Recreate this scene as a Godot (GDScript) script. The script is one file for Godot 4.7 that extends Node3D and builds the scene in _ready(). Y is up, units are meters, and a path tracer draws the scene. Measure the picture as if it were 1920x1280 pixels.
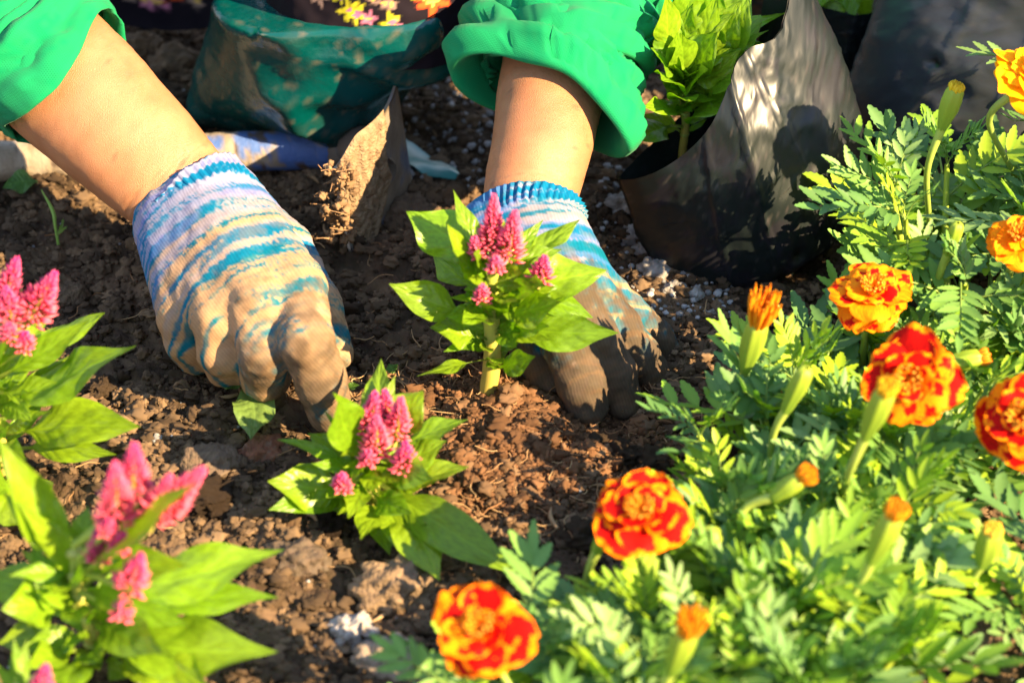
extends Node3D
# A gardener's gloved hands set celosia seedlings into a soil bed; marigolds grow at the right, plants in black bags stand behind.
# Units are metres, y is up, the soil lies near y = 0. The picture's middle looks at the origin.

const EYE := Vector3(0.0, 0.80, 1.024)
const FOV := 20.0
const UP := Vector3.UP

var rng := RandomNumberGenerator.new()
var noise := FastNoiseLite.new()        # smooth, frequency 1
var cells := FastNoiseLite.new()        # lumps, frequency 1
var M := {}                             # materials by name
var names := {}

# ---------------------------------------------------------------- reading places off the photograph (1920 x 1280)
func sight(px: float, py: float) -> Vector3:
	var fwd := (Vector3.ZERO - EYE).normalized()
	var over := Vector3.RIGHT.cross(fwd)
	var k := tan(deg_to_rad(FOV) * 0.5) / 640.0
	return fwd + Vector3.RIGHT * ((px - 960.0) * k) + over * ((640.0 - py) * k)

func spot(px: float, py: float, h := 0.0) -> Vector3:      # the point at height h
	var d := sight(px, py)
	return EYE + d * ((h - EYE.y) / d.y)

func spot_z(px: float, py: float, z: float) -> Vector3:    # the point in the upright plane at depth z
	var d := sight(px, py)
	return EYE + d * ((z - EYE.z) / d.z)

func rest(px: float, py: float, lift := 0.0) -> Vector3:   # the point on the soil
	var p := spot(px, py, 0.0)
	for i in 4:
		p = spot(px, py, soil(p.x, p.z))
	return p + UP * lift

func over(px: float, py: float, lift: float) -> Vector3:   # the point a little above the soil
	var p := spot(px, py, lift)
	for i in 4:
		p = spot(px, py, soil(p.x, p.z) + lift)
	return p

# ---------------------------------------------------------------- noise and soil
func n3(p: Vector3, f: float) -> float:
	return noise.get_noise_3d(p.x * f, p.y * f, p.z * f)

func n2(x: float, z: float, f: float) -> float:
	return noise.get_noise_2d(x * f, z * f)

func lumps(x: float, z: float, f: float) -> float:         # 0 between lumps, 1 on their tops
	return clampf(-cells.get_noise_2d(x * f + n2(x, z, f * 0.9) * 0.35, z * f + n2(z, x, f * 0.9) * 0.35), 0.0, 1.0)

func mound(x: float, z: float, at: Vector3, r: float) -> float:
	var d := Vector2(x - at.x, z - at.z).length() / r
	return exp(-d * d)

var ball_at := Vector3.ZERO
func soil(x: float, z: float) -> float:                    # the height of the bed without its lumps
	var h := 0.012 * n2(x, z, 5.0) + 0.006 * n2(x + 7.0, z, 14.0)
	h += 0.020 * mound(x, z, ball_at, 0.055)
	return h

func soil_rough(x: float, z: float) -> float:
	var h := soil(x, z)
	h += 0.009 * lumps(x, z, 38.0) * (0.5 + 1.0 * n2(x, z + 3.0, 9.0)) + 0.006 * lumps(x + 5.0, z, 88.0) * (0.7 + 0.8 * n2(x + 2.0, z, 20.0)) + 0.0032 * n2(x, z, 130.0) + 0.0024 * n2(z, x, 290.0)
	return h

func soil_tone(x: float, z: float) -> Color:               # linear base colour
	var a := clampf(0.5 + 0.9 * n2(x + 11.0, z, 16.0) + 0.5 * n2(x, z + 9.0, 60.0), 0.0, 1.0)
	var c := Color(0.038, 0.024, 0.0145).lerp(Color(0.135, 0.086, 0.048), a)
	var red := clampf(1.5 * mound(x, z, ball_at, 0.085) + 0.4 * n2(x, z, 20.0) - 0.1, 0.0, 1.0)
	c = c.lerp(Color(0.125, 0.064, 0.032), 0.75 * red)
	var grit := clampf((-0.22 - z) * 5.0 + 1.2 * n2(x, z, 7.0), 0.0, 1.0) * clampf((x + 0.16) * 7.0, 0.0, 1.0)
	c = c.lerp(Color(0.19, 0.145, 0.105), 0.5 * grit)
	return c

# ---------------------------------------------------------------- meshes
class Geo:
	var v := PackedVector3Array()
	var t := PackedVector2Array()
	var c := PackedColorArray()
	var i := PackedInt32Array()
	func put(p: Vector3, uv := Vector2.ZERO, col := Color.WHITE) -> int:
		v.append(p); t.append(uv); c.append(col)
		return v.size() - 1
	func quad(a: int, b: int, d: int, e: int) -> void:
		i.append(a); i.append(b); i.append(d)
		i.append(a); i.append(d); i.append(e)
	func tri(a: int, b: int, d: int) -> void:
		i.append(a); i.append(b); i.append(d)
	func sheet(nu: int, nv: int, from: int) -> void:        # (nu + 1) x (nv + 1) points laid row by row
		for b in nv:
			for a in nu:
				var k := from + b * (nu + 1) + a
				quad(k, k + 1, k + nu + 2, k + nu + 1)
	func mesh() -> ArrayMesh:
		var arr := []
		arr.resize(Mesh.ARRAY_MAX)
		arr[Mesh.ARRAY_VERTEX] = v
		arr[Mesh.ARRAY_TEX_UV] = t
		arr[Mesh.ARRAY_COLOR] = c
		arr[Mesh.ARRAY_INDEX] = i
		var st := SurfaceTool.new()
		st.create_from_arrays(arr, Mesh.PRIMITIVE_TRIANGLES)
		st.generate_normals()
		return st.commit()

func frame_of(dir: Vector3, hint: Vector3) -> Basis:        # columns: across, along the normal, along dir
	var z := dir.normalized()
	var y := hint - z * hint.dot(z)
	if y.length() < 0.02:
		y = Vector3.BACK - z * Vector3.BACK.dot(z)
	y = y.normalized()
	return Basis(y.cross(z), y, z)

func curve_at(pts: Array, u: float) -> Vector3:             # Catmull-Rom through the points, u from 0 to 1
	var f := clampf(u, 0.0, 1.0) * (pts.size() - 1)
	var k := mini(int(f), pts.size() - 2)
	var a: Vector3 = pts[maxi(k - 1, 0)]
	var d: Vector3 = pts[mini(k + 2, pts.size() - 1)]
	return (pts[k] as Vector3).cubic_interpolate(pts[k + 1], a, d, f - k)

func value_at(vals: Array, u: float) -> float:
	var f := clampf(u, 0.0, 1.0) * (vals.size() - 1)
	var k := mini(int(f), vals.size() - 2)
	return cubic_interpolate(vals[k], vals[k + 1], vals[maxi(k - 1, 0)], vals[mini(k + 2, vals.size() - 1)], f - k)

func add_tube(g: Geo, pts: Array, radii: Array, sides: int, segs: int, col := Color.WHITE, rough := 0.0, col_end = null) -> void:
	var from := g.v.size()
	var b := Basis()
	var length := 0.0
	var last := curve_at(pts, 0.0)
	var cend: Color = col if col_end == null else col_end
	for s in segs + 1:
		var u := float(s) / segs
		var p := curve_at(pts, u)
		var d := curve_at(pts, minf(u + 0.02, 1.0)) - curve_at(pts, maxf(u - 0.02, 0.0))
		b = frame_of(d, b.y if s else (Vector3.UP if absf(d.normalized().y) < 0.9 else Vector3.BACK))
		length += p.distance_to(last)
		last = p
		var r := value_at(radii, u)
		for k in sides + 1:
			var w := TAU * (k % sides) / sides
			var q := b.x * cos(w) + b.y * sin(w)
			var rr := r
			if rough > 0.0:
				rr *= 1.0 + rough * n3(p + q * r, 90.0)
			g.put(p + q * rr, Vector2(float(k) / sides, length), col.lerp(cend, u))
	for s in segs:
		for k in sides:
			var a := from + s * (sides + 1) + k
			g.quad(a, a + 1, a + sides + 2, a + sides + 1)
	for end in 2:
		var first := from + (segs * (sides + 1) if end else 0)
		var m := g.put(curve_at(pts, float(end)), Vector2(0.5, length * end), cend if end else col)
		for k in sides:
			if end: g.tri(m, first + k + 1, first + k)
			else: g.tri(m, first + k, first + k + 1)

func add_lathe(g: Geo, at: Vector3, b: Basis, profile: Array, sides: int, ribs := 0, rib := 0.0, col := Color.WHITE, top = null) -> void:
	var from := g.v.size()
	var n := profile.size()
	var tc: Color = col if top == null else top
	for s in n:
		var pr: Vector2 = profile[s]                            # x radius, y along the axis
		for k in sides + 1:
			var w := TAU * (k % sides) / sides
			var r := pr.x * (1.0 + rib * cos(w * ribs))
			g.put(at + b * Vector3(cos(w) * r, sin(w) * r, pr.y), Vector2(float(k) / sides, float(s) / (n - 1)), col.lerp(tc, float(s) / (n - 1)))
	for s in n - 1:
		for k in sides:
			var a := from + s * (sides + 1) + k
			g.quad(a, a + 1, a + sides + 2, a + sides + 1)

func lump_geo(n: int, seed_at: float, rough: float, flat := 0.75, facet := 0.0) -> Geo:   # an uneven clod about 2 across
	var g := Geo.new()
	var faces := [Basis(), Basis(UP, PI / 2), Basis(UP, PI), Basis(UP, -PI / 2), Basis(Vector3.RIGHT, PI / 2), Basis(Vector3.RIGHT, -PI / 2)]
	for f in faces:
		var from := g.v.size()
		for a in n + 1:
			for b in n + 1:
				var p: Vector3 = (f * Vector3(tan((2.0 * b / n - 1.0) * PI / 4), tan((2.0 * a / n - 1.0) * PI / 4), 1.0)).normalized()
				var q := p + Vector3(seed_at * 3.1, seed_at, -seed_at * 1.7)
				var r := 1.0 + rough * n3(q, 1.1) + rough * 0.55 * n3(q, 2.7) + rough * 0.3 * n3(q, 6.0)
				if facet > 0.0:
					r += rough * 0.16 * n3(q, 13.0)
					r += facet * (clampf(-cells.get_noise_3d(q.x * 1.6, q.y * 1.6, q.z * 1.6), 0.0, 1.0) - 0.4)
				g.put(Vector3(p.x, p.y * flat, p.z) * r, Vector2(float(b) / n, float(a) / n), Color.WHITE)
		g.sheet(n, n, from)
	return g

# ---------------------------------------------------------------- blended bodies: tapered capsules joined by a smooth minimum, meshed as surface nets
class Field:
	var lo: Vector3
	var step: float
	var n: Vector3i
	var f := PackedFloat32Array()
	func _init(a: Vector3, b: Vector3, cell: float) -> void:
		lo = a; step = cell
		n = Vector3i(((b - a) / cell).ceil()) + Vector3i.ONE
		f.resize(n.x * n.y * n.z)
		f.fill(0.05)
	func capsule(p: Vector3, q: Vector3, ra: float, rb: float, k: float, squash := 1.0, flat := Vector3.UP) -> void:
		var reach := maxf(ra, rb) + k + step * 3.0
		var a := Vector3i(((p.min(q) - Vector3.ONE * reach - lo) / step).floor()).clamp(Vector3i.ZERO, n - Vector3i.ONE)
		var b := Vector3i(((p.max(q) + Vector3.ONE * reach - lo) / step).ceil()).clamp(Vector3i.ZERO, n - Vector3i.ONE)
		var d := q - p
		var dd := maxf(d.length_squared(), 1e-9)
		for z in range(a.z, b.z + 1):
			for y in range(a.y, b.y + 1):
				var at := (z * n.y + y) * n.x
				for x in range(a.x, b.x + 1):
					var w := lo + Vector3(x, y, z) * step - p
					var t := clampf(w.dot(d) / dd, 0.0, 1.0)
					var e := w - d * t
					if squash != 1.0:
						e += flat * (e.dot(flat) * (1.0 / squash - 1.0))
					var v := e.length() - lerpf(ra, rb, t)
					var o := f[at + x]
					var h := maxf(k - absf(o - v), 0.0) / k
					f[at + x] = minf(o, v) - h * h * k * 0.25
	func mesh_into(g: Geo, paint: Callable) -> void:
		var where := PackedInt32Array()
		where.resize(f.size())
		where.fill(-1)
		var off := PackedInt32Array([0, 1, n.x, n.x + 1, n.x * n.y, n.x * n.y + 1, n.x * n.y + n.x, n.x * n.y + n.x + 1])
		var far := step * 1.8
		for z in n.z - 1:
			for y in n.y - 1:
				for x in n.x - 1:
					var at := (z * n.y + y) * n.x + x
					if absf(f[at]) > far: continue
					var inside := 0
					for k in 8:
						if f[at + off[k]] < 0.0: inside += 1
					if inside == 0 or inside == 8: continue
					var sum := Vector3.ZERO
					var cnt := 0
					for e in [[0, 1], [2, 3], [4, 5], [6, 7], [0, 2], [1, 3], [4, 6], [5, 7], [0, 4], [1, 5], [2, 6], [3, 7]]:
						var fa := f[at + off[e[0]]]
						var fb := f[at + off[e[1]]]
						if (fa < 0.0) == (fb < 0.0): continue
						var t := fa / (fa - fb)
						sum += Vector3(e[0] & 1, e[0] >> 1 & 1, e[0] >> 2).lerp(Vector3(e[1] & 1, e[1] >> 1 & 1, e[1] >> 2), t)
						cnt += 1
					var p := lo + (Vector3(x, y, z) + sum / cnt) * step
					var look: Array = paint.call(p)               # [uv, colour, push along nothing]
					where[at] = g.put(look[2], look[0], look[1])
		var along := [1, n.x, n.x * n.y]
		for z in range(1, n.z - 1):
			for y in range(1, n.y - 1):
				for x in range(1, n.x - 1):
					var at := (z * n.y + y) * n.x + x
					if absf(f[at]) > far: continue
					for ax in 3:
						var other: int = at + along[ax]
						var a_in := f[at] < 0.0
						if a_in == (f[other] < 0.0): continue
						var s1: int = along[(ax + 1) % 3]
						var s2: int = along[(ax + 2) % 3]
						var q0 := where[at - s1 - s2]; var q1 := where[at - s2]; var q2 := where[at]; var q3 := where[at - s1]
						if q0 < 0 or q1 < 0 or q2 < 0 or q3 < 0: continue
						if a_in: g.quad(q0, q3, q2, q1)
						else: g.quad(q0, q1, q2, q3)

# ---------------------------------------------------------------- things and parts
func numbered(called: String) -> String:
	var k: int = names.get(called, 0)
	names[called] = k + 1
	return called if k == 0 else "%s_%03d" % [called, k]

func tag(o: Node, label: String, category := "", group := "", kind := "") -> Node:
	if label: o.set_meta("label", label)
	if category: o.set_meta("category", category)
	if group: o.set_meta("group", group)
	if kind: o.set_meta("kind", kind)
	return o

func thing(called: String, label: String, category: String, at := Vector3.ZERO, group := "") -> Node3D:
	var o := Node3D.new()
	o.name = numbered(called)
	o.position = at
	add_child(o)
	tag(o, label, category, group)
	return o

func put_mesh(called: String, m: Mesh, mat: Material, parent: Node = null, at := Transform3D()) -> MeshInstance3D:
	var o := MeshInstance3D.new()
	o.mesh = m
	o.material_override = mat
	o.transform = at
	if parent == null:
		o.name = numbered(called)
		add_child(o)
	else:
		var k := 0
		var want := called
		while parent.has_node(NodePath(want)):
			k += 1
			want = "%s_%03d" % [called, k]
		o.name = want
		parent.add_child(o)
	return o

func part(called: String, g: Geo, mat: Material, parent: Node = null) -> MeshInstance3D:
	var p := parent
	var shift := Vector3.ZERO
	while p is Node3D and p != self:
		shift += (p as Node3D).position
		p = p.get_parent()
	if shift != Vector3.ZERO:                                   # geometry is given in world places; a part keeps places relative to its thing
		for k in g.v.size(): g.v[k] -= shift
	return put_mesh(called, g.mesh(), mat, parent)

func scatter(called: String, m: Mesh, mat: Material, where: Array, tints: Array, label: String, category: String) -> void:
	var mm := MultiMesh.new()
	mm.transform_format = MultiMesh.TRANSFORM_3D
	mm.use_colors = true
	mm.mesh = m
	mm.instance_count = where.size()
	for k in where.size():
		mm.set_instance_transform(k, where[k])
		mm.set_instance_color(k, tints[k])
	var o := MultiMeshInstance3D.new()
	o.multimesh = mm
	o.material_override = mat
	o.name = numbered(called)
	add_child(o)
	tag(o, label, category, "", "stuff")

# ---------------------------------------------------------------- materials
func image_of(w: int, h: int, f: Callable) -> Image:
	var im := Image.create(w, h, false, Image.FORMAT_RGB8)
	for y in h:
		for x in w:
			im.set_pixel(x, y, f.call((x + 0.5) / w, (y + 0.5) / h))
	return im

func tex(im: Image) -> ImageTexture:
	return ImageTexture.create_from_image(im)

func noise_tex(size: int, freq: float, octaves := 4, kind := FastNoiseLite.TYPE_SIMPLEX_SMOOTH, s := 1) -> NoiseTexture2D:
	var t := NoiseTexture2D.new()
	t.width = size; t.height = size
	t.seamless = true
	var n := FastNoiseLite.new()
	n.seed = s
	n.noise_type = kind
	n.frequency = freq
	n.fractal_octaves = octaves
	t.noise = n
	return t

func mat(called: String, rough: float, spec := 0.5, tint := Color.WHITE) -> StandardMaterial3D:
	var m := StandardMaterial3D.new()
	m.resource_name = called
	m.albedo_color = tint
	m.vertex_color_use_as_albedo = true
	m.roughness = rough
	m.metallic_specular = spec
	M[called] = m
	return m

func relief(m: StandardMaterial3D, t: Texture2D, cm: float, per_metre: float) -> void:   # fine relief that follows the object's own axes
	m.heightmap_enabled = true
	m.heightmap_texture = t
	m.heightmap_scale = cm
	if per_metre > 0.0:
		m.uv1_triplanar = true
		m.uv1_scale = Vector3.ONE * per_metre

func make_materials() -> void:
	var grain := noise_tex(512, 0.03, 5)
	var fine := noise_tex(512, 0.08, 3, FastNoiseLite.TYPE_SIMPLEX_SMOOTH, 5)
	var m := mat("soil", 0.93, 0.3)
	relief(m, grain, 0.25, 9.0)
	m = mat("soil_crumb", 0.93, 0.3)
	m = mat("clod", 0.93, 0.3)
	relief(m, grain, 0.18, 18.0)
	m = mat("stone", 0.8, 0.4)
	relief(m, grain, 0.08, 22.0)
	m = mat("fibre", 0.8, 0.3)
	m = mat("wood", 0.75, 0.4)
	relief(m, grain, 0.1, 20.0)
	# skin: pores and a fine mottling
	m = mat("skin", 0.44, 0.45)
	relief(m, fine, 0.05, 30.0)
	m.subsurf_scatter_enabled = true
	m.subsurf_scatter_strength = 0.12
	# knit shirt
	m = mat("shirt", 0.85, 0.3)
	m.rim_enabled = true
	m.rim = 0.10
	m.rim_tint = 0.8
	relief(m, tex(image_of(128, 128, func(u, v): var k = 0.5 + 0.25 * sin(u * TAU * 16.0) * sin(v * TAU * 16.0) + 0.2 * sin(v * TAU * 32.0); return Color(k, k, k))), 0.04, 34.0)
	# knitted glove: colour from a striped yarn, relief from its wales
	var wales := tex(image_of(512, 512, func(u, v): var k = 0.93 + 0.035 * sin(u * TAU * 128.0) + 0.03 * noise.get_noise_2d(u * 60.0, v * 90.0); return Color(k, k, k)))
	for k in 1:
		m = mat("glove", 0.88, 0.25)
		m.albedo_texture = wales
		m.heightmap_enabled = true
		m.heightmap_texture = wales
		m.heightmap_scale = 0.10
	m = mat("rubber", 0.22, 0.55)
	relief(m, grain, 0.03, 8.0)
	m = mat("print_cloth", 0.9, 0.25)
	m = mat("plastic", 0.36, 0.5)
	m = mat("strip", 0.35, 0.5)
	m = mat("paint", 0.55, 0.45)
	relief(m, grain, 0.05, 14.0)
	m = mat("mud", 0.85, 0.35)
	relief(m, grain, 0.2, 22.0)
	# leaves
	var veins := image_of(128, 256, leaf_veins)
	m = mat("leaf", 0.34, 0.5)
	m.albedo_texture = tex(veins)
	m.backlight_enabled = true
	m.backlight = Color(0.85, 0.95, 0.35)
	relief(m, tex(image_of(128, 256, leaf_relief)), 0.05, 0.0)
	m = mat("stem", 0.5, 0.45)
	m.backlight_enabled = true
	m.backlight = Color(0.35, 0.35, 0.2)
	m = mat("marigold_leaf", 0.5, 0.45)
	m.backlight_enabled = true
	m.backlight = Color(0.7, 0.8, 0.35)
	m = mat("bract", 0.5, 0.4)
	m.backlight_enabled = true
	m.backlight = Color(0.7, 0.5, 0.6)
	for k in 4:
		m = mat("petal_%s" % ["red", "mixed", "orange", "yellow"][k], 0.7, 0.25)
		m.albedo_texture = tex(image_of(96, 128, petal_print.bind(k)))
		m.backlight_enabled = true
		m.backlight = Color(0.5, 0.45, 0.4)

func glove_yarn(u: float, v: float, more: float) -> Color:               # u across the hand, v from the wrist to the finger tips; one unit is 0.25 m
	var row := v * 25.0 + 0.5 * noise.get_noise_2d(u * 3.0, v * 5.0)
	var band := noise.get_noise_2d(row * 1.15, u * 1.6) + 0.30 * noise.get_noise_2d(row * 3.4, u * 5.0 + 40.0) + 0.16 * noise.get_noise_2d(row * 9.0, u * 16.0) + more
	var hue := noise.get_noise_2d(row * 0.5 + 30.0, u * 0.9)
	var c := Color(0.54, 0.55, 0.65).lerp(Color(0.72, 0.57, 0.42), clampf(smoothstep(0.22, 0.46, v) + hue * 0.9, 0.0, 1.0))
	var blue := Color(0.04, 0.42, 0.58).lerp(Color(0.05, 0.41, 0.47), clampf(v * 2.2 - 0.3 + hue, 0.0, 1.0))
	c = c.lerp(blue, smoothstep(0.02, 0.24, band))
	c = c.lerp(Color(0.44, 0.47, 0.70), 0.6 * smoothstep(0.5, 0.3, v) * smoothstep(0.2, 0.4, noise.get_noise_2d(row * 0.8 + 90.0, u * 2.0)))
	return c.srgb_to_linear()

func leaf_veins(u: float, v: float) -> Color:               # light midrib and side veins on a slightly mottled blade
	var s := absf(u - 0.5) * 2.0
	var rib := 1.0 - smoothstep(0.0, 0.06, s - 0.02)
	var w := (v - s * 0.16) * 9.0
	var side := 1.0 - smoothstep(0.0, 0.12, absf(w - roundf(w)) * (0.6 + s))
	var k := 0.88 + 0.10 * noise.get_noise_2d(u * 9.0, v * 16.0) + 0.05 * noise.get_noise_2d(u * 40.0, v * 70.0)
	var c := Color(k, k, k * 0.95)
	return c.lerp(Color(1.0, 1.0, 0.95), clampf(0.75 * rib + 0.16 * side, 0.0, 1.0))

func leaf_relief(u: float, v: float) -> Color:
	var s := absf(u - 0.5) * 2.0
	var w := (v - s * 0.16) * 9.0
	var d := absf(w - roundf(w)) * 2.0
	var k := 0.25 + 0.6 * smoothstep(0.0, 0.8, d) * smoothstep(0.0, 0.2, s) + 0.1 * noise.get_noise_2d(u * 20.0, v * 40.0)
	return Color(k, k, k)

func petal_print(u: float, v: float, kind: int) -> Color:   # red heart, golden margin and base, streaked lengthwise
	var s := absf(u - 0.5) * 2.0
	var edge := maxf(s, (v - 0.45) / 0.55) + 0.24 * noise.get_noise_2d(u * 2.6 + kind * 9.0, v * 2.4)
	var gold := Color(0.96, 0.62, 0.0).lerp(Color(0.94, 0.42, 0.0), clampf(0.5 + noise.get_noise_2d(u * 30.0, v * 3.0), 0.0, 1.0))
	var red := Color(0.80, 0.05, 0.0).lerp(Color(0.62, 0.015, 0.0), clampf(0.5 + noise.get_noise_2d(u * 26.0, v * 3.0 + 8.0), 0.0, 1.0))
	var heart := (1.0 - smoothstep(0.78, 0.87, edge)) * smoothstep(0.32, 0.42, v + 0.12 * noise.get_noise_2d(u * 9.0, 3.0))
	if kind == 1: heart *= smoothstep(-0.05, 0.25, noise.get_noise_2d(u * 3.0 + 20.0, v * 3.0) + 0.1)
	if kind > 1: heart = 0.0
	if kind == 3: gold = Color(0.97, 0.74, 0.0).lerp(Color(0.97, 0.62, 0.0), clampf(0.5 + noise.get_noise_2d(u * 30.0, v * 3.0), 0.0, 1.0))
	return gold.lerp(red, heart)
func _ready() -> void:
	rng.seed = 7
	noise.seed = 3
	noise.frequency = 1.0
	noise.fractal_octaves = 3
	cells.seed = 8
	cells.frequency = 1.0
	cells.noise_type = FastNoiseLite.TYPE_CELLULAR
	cells.cellular_return_type = FastNoiseLite.RETURN_DISTANCE
	cells.fractal_type = FastNoiseLite.FRACTAL_NONE
	ball_at = spot(960, 830)
	# camera: a long lens from above, focused on the seedling between the hands
	var cam := Camera3D.new()
	cam.name = "camera"
	cam.fov = FOV
	cam.near = 0.05
	cam.far = 400.0
	add_child(cam)
	cam.look_at_from_position(EYE, Vector3.ZERO)
	cam.current = true
	var lens := CameraAttributesPhysical.new()
	lens.frustum_focal_length = 12.0 / tan(deg_to_rad(FOV) * 0.5)
	lens.frustum_focus_distance = 1.27
	lens.frustum_near = 0.05
	lens.frustum_far = 400.0
	lens.exposure_aperture = 5.0
	cam.attributes = lens
	# open sky and a low warm sun from the right, a little behind the camera
	var we := WorldEnvironment.new()
	we.name = "daylight"
	var e := Environment.new()
	e.background_mode = Environment.BG_SKY
	var sky := Sky.new()
	var sm := ProceduralSkyMaterial.new()
	sm.sky_top_color = Color(0.52, 0.62, 0.78)
	sm.sky_horizon_color = Color(0.86, 0.85, 0.82)
	sm.sky_curve = 0.2
	sm.ground_horizon_color = Color(0.55, 0.50, 0.42)
	sm.ground_bottom_color = Color(0.30, 0.24, 0.18)
	sm.sky_energy_multiplier = 0.80
	sm.ground_energy_multiplier = 0.80
	sm.sun_angle_max = 0.0
	sky.sky_material = sm
	e.sky = sky
	e.tonemap_mode = Environment.TONE_MAPPER_LINEAR
	e.tonemap_exposure = 4.15
	e.sdfgi_enabled = true
	e.ssao_enabled = true
	e.ssil_enabled = true
	we.environment = e
	add_child(we)
	var sun := DirectionalLight3D.new()
	sun.name = "sun"
	sun.light_energy = 1.6
	sun.light_color = Color(1.0, 0.88, 0.69)
	sun.light_angular_distance = 0.55
	sun.shadow_enabled = true
	add_child(sun)
	sun.look_at_from_position(Vector3(0.72, 0.55, 0.46), Vector3.ZERO)
	make_materials()
	build_ground()
	build_person()
	build_hoe()
	build_bags()
	build_celosias()
	build_marigolds()
	build_litter()
# ---------------------------------------------------------------- the bed
func spread(k: int, n: int, lo: float, hi: float, far: float) -> float:    # even between lo and hi, ever wider outside
	var rim := 14
	if k < rim: return lo - (exp((rim - k) * 0.42) - 1.0) * far / (exp(rim * 0.42) - 1.0)
	if k > n - rim: return hi + (exp((k - n + rim) * 0.42) - 1.0) * far / (exp(rim * 0.42) - 1.0)
	return lerpf(lo, hi, float(k - rim) / (n - 2 * rim))

func build_ground() -> void:
	var g := Geo.new()
	var nx := 370
	var nz := 400
	for b in nz + 1:
		var z := spread(b, nz, -0.66, 0.40, 60.0)
		for a in nx + 1:
			var x := spread(a, nx, -0.50, 0.50, 60.0)
			var near := absf(x) < 2.0 and absf(z) < 2.0
			g.put(Vector3(x, soil_rough(x, z) if near else 0.01 * n2(x, z, 1.0), z), Vector2(x, z), soil_tone(x, z))
	g.sheet(nx, nz, 0)
	tag(part("ground", g, M.soil), "turned brown garden soil of the planting bed", "soil", "", "structure")
	# loose crumbs of every size lie on it
	var shapes := []
	for k in 5:
		shapes.append(lump_geo(4 if k < 3 else 5, k * 5.3 + 1.0, 0.75, 0.8, 0.5).mesh())
	for k in 5:
		var where := []
		var tints := []
		for j in 12000:
			var x := rng.randf_range(-0.46, 0.46)
			var z := rng.randf_range(-0.62, 0.38)
			if n2(x, z, 11.0) + 0.5 * n2(x, z, 34.0) < rng.randf_range(-0.75, 0.15): continue
			var r := 0.0011 * pow(rng.randf_range(0.03, 1.0), -0.55)
			r = minf(r, 0.0046)
			var b := Basis.from_euler(Vector3(rng.randf() * TAU, rng.randf() * TAU, rng.randf() * TAU)).scaled(Vector3(r * rng.randf_range(0.7, 1.6), r * rng.randf_range(0.55, 1.1), r))
			where.append(Transform3D(b, Vector3(x, soil_rough(x, z) + r * rng.randf_range(0.0, 0.7), z)))
			var c := soil_tone(x, z)
			var lit := rng.randf_range(0.6, 1.5)
			c = c.lerp(Color(0.17, 0.11, 0.06), 0.35 * rng.randf())
			tints.append(Color(c.r * lit, c.g * lit, c.b * lit))
		scatter("soil_crumbs", shapes[k], M.soil_crumb, where, tints, "loose brown crumbs of soil scattered over the whole bed", "soil crumbs")
	# the larger clods, one by one
	var big := []
	for k in 6:
		big.append(lump_geo(14, k * 7.7 + 40.0, 0.60, 0.8, 0.6).mesh())
	for j in 80:
		var x := rng.randf_range(-0.40, 0.40)
		var z := rng.randf_range(-0.52, 0.30)
		var r := rng.randf_range(0.0055, 0.0105) * (1.0 + 0.5 * rng.randf() * rng.randf())
		var o := put_mesh("soil_clod", big[j % 6], clod_tone(x, z, rng.randf_range(0.75, 1.45)), null, Transform3D(Basis.from_euler(Vector3(rng.randf_range(-0.4, 0.4), rng.randf() * TAU, rng.randf_range(-0.4, 0.4))).scaled(Vector3(r * rng.randf_range(0.9, 1.4), r * rng.randf_range(0.75, 1.0), r)), Vector3(x, soil(x, z) + 0.004 + r * 0.25, z)))
		tag(o, "rounded clod of brown soil lying loose on the bed", "clod", "clods of brown soil on the bed")

var clod_mats := []
func clod_tone(x: float, z: float, lit: float) -> Material:               # one of a dozen soil tones
	if clod_mats.is_empty():
		for k in 12:
			var m: StandardMaterial3D = M.clod.duplicate()
			m.vertex_color_use_as_albedo = false
			var c := Color(0.040, 0.024, 0.0145).lerp(Color(0.135, 0.088, 0.050), (k % 6) / 5.0)
			if k > 5: c = c.lerp(Color(0.13, 0.057, 0.024), 0.7)
			m.albedo_color = c.linear_to_srgb()
			clod_mats.append(m)
	var c := soil_tone(x, z)
	var k := clampi(int((c.g * lit - 0.025) / 0.065 * 6.0), 0, 5)
	return clod_mats[k + (6 if c.r > c.g * 2.0 else 0)]
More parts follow.
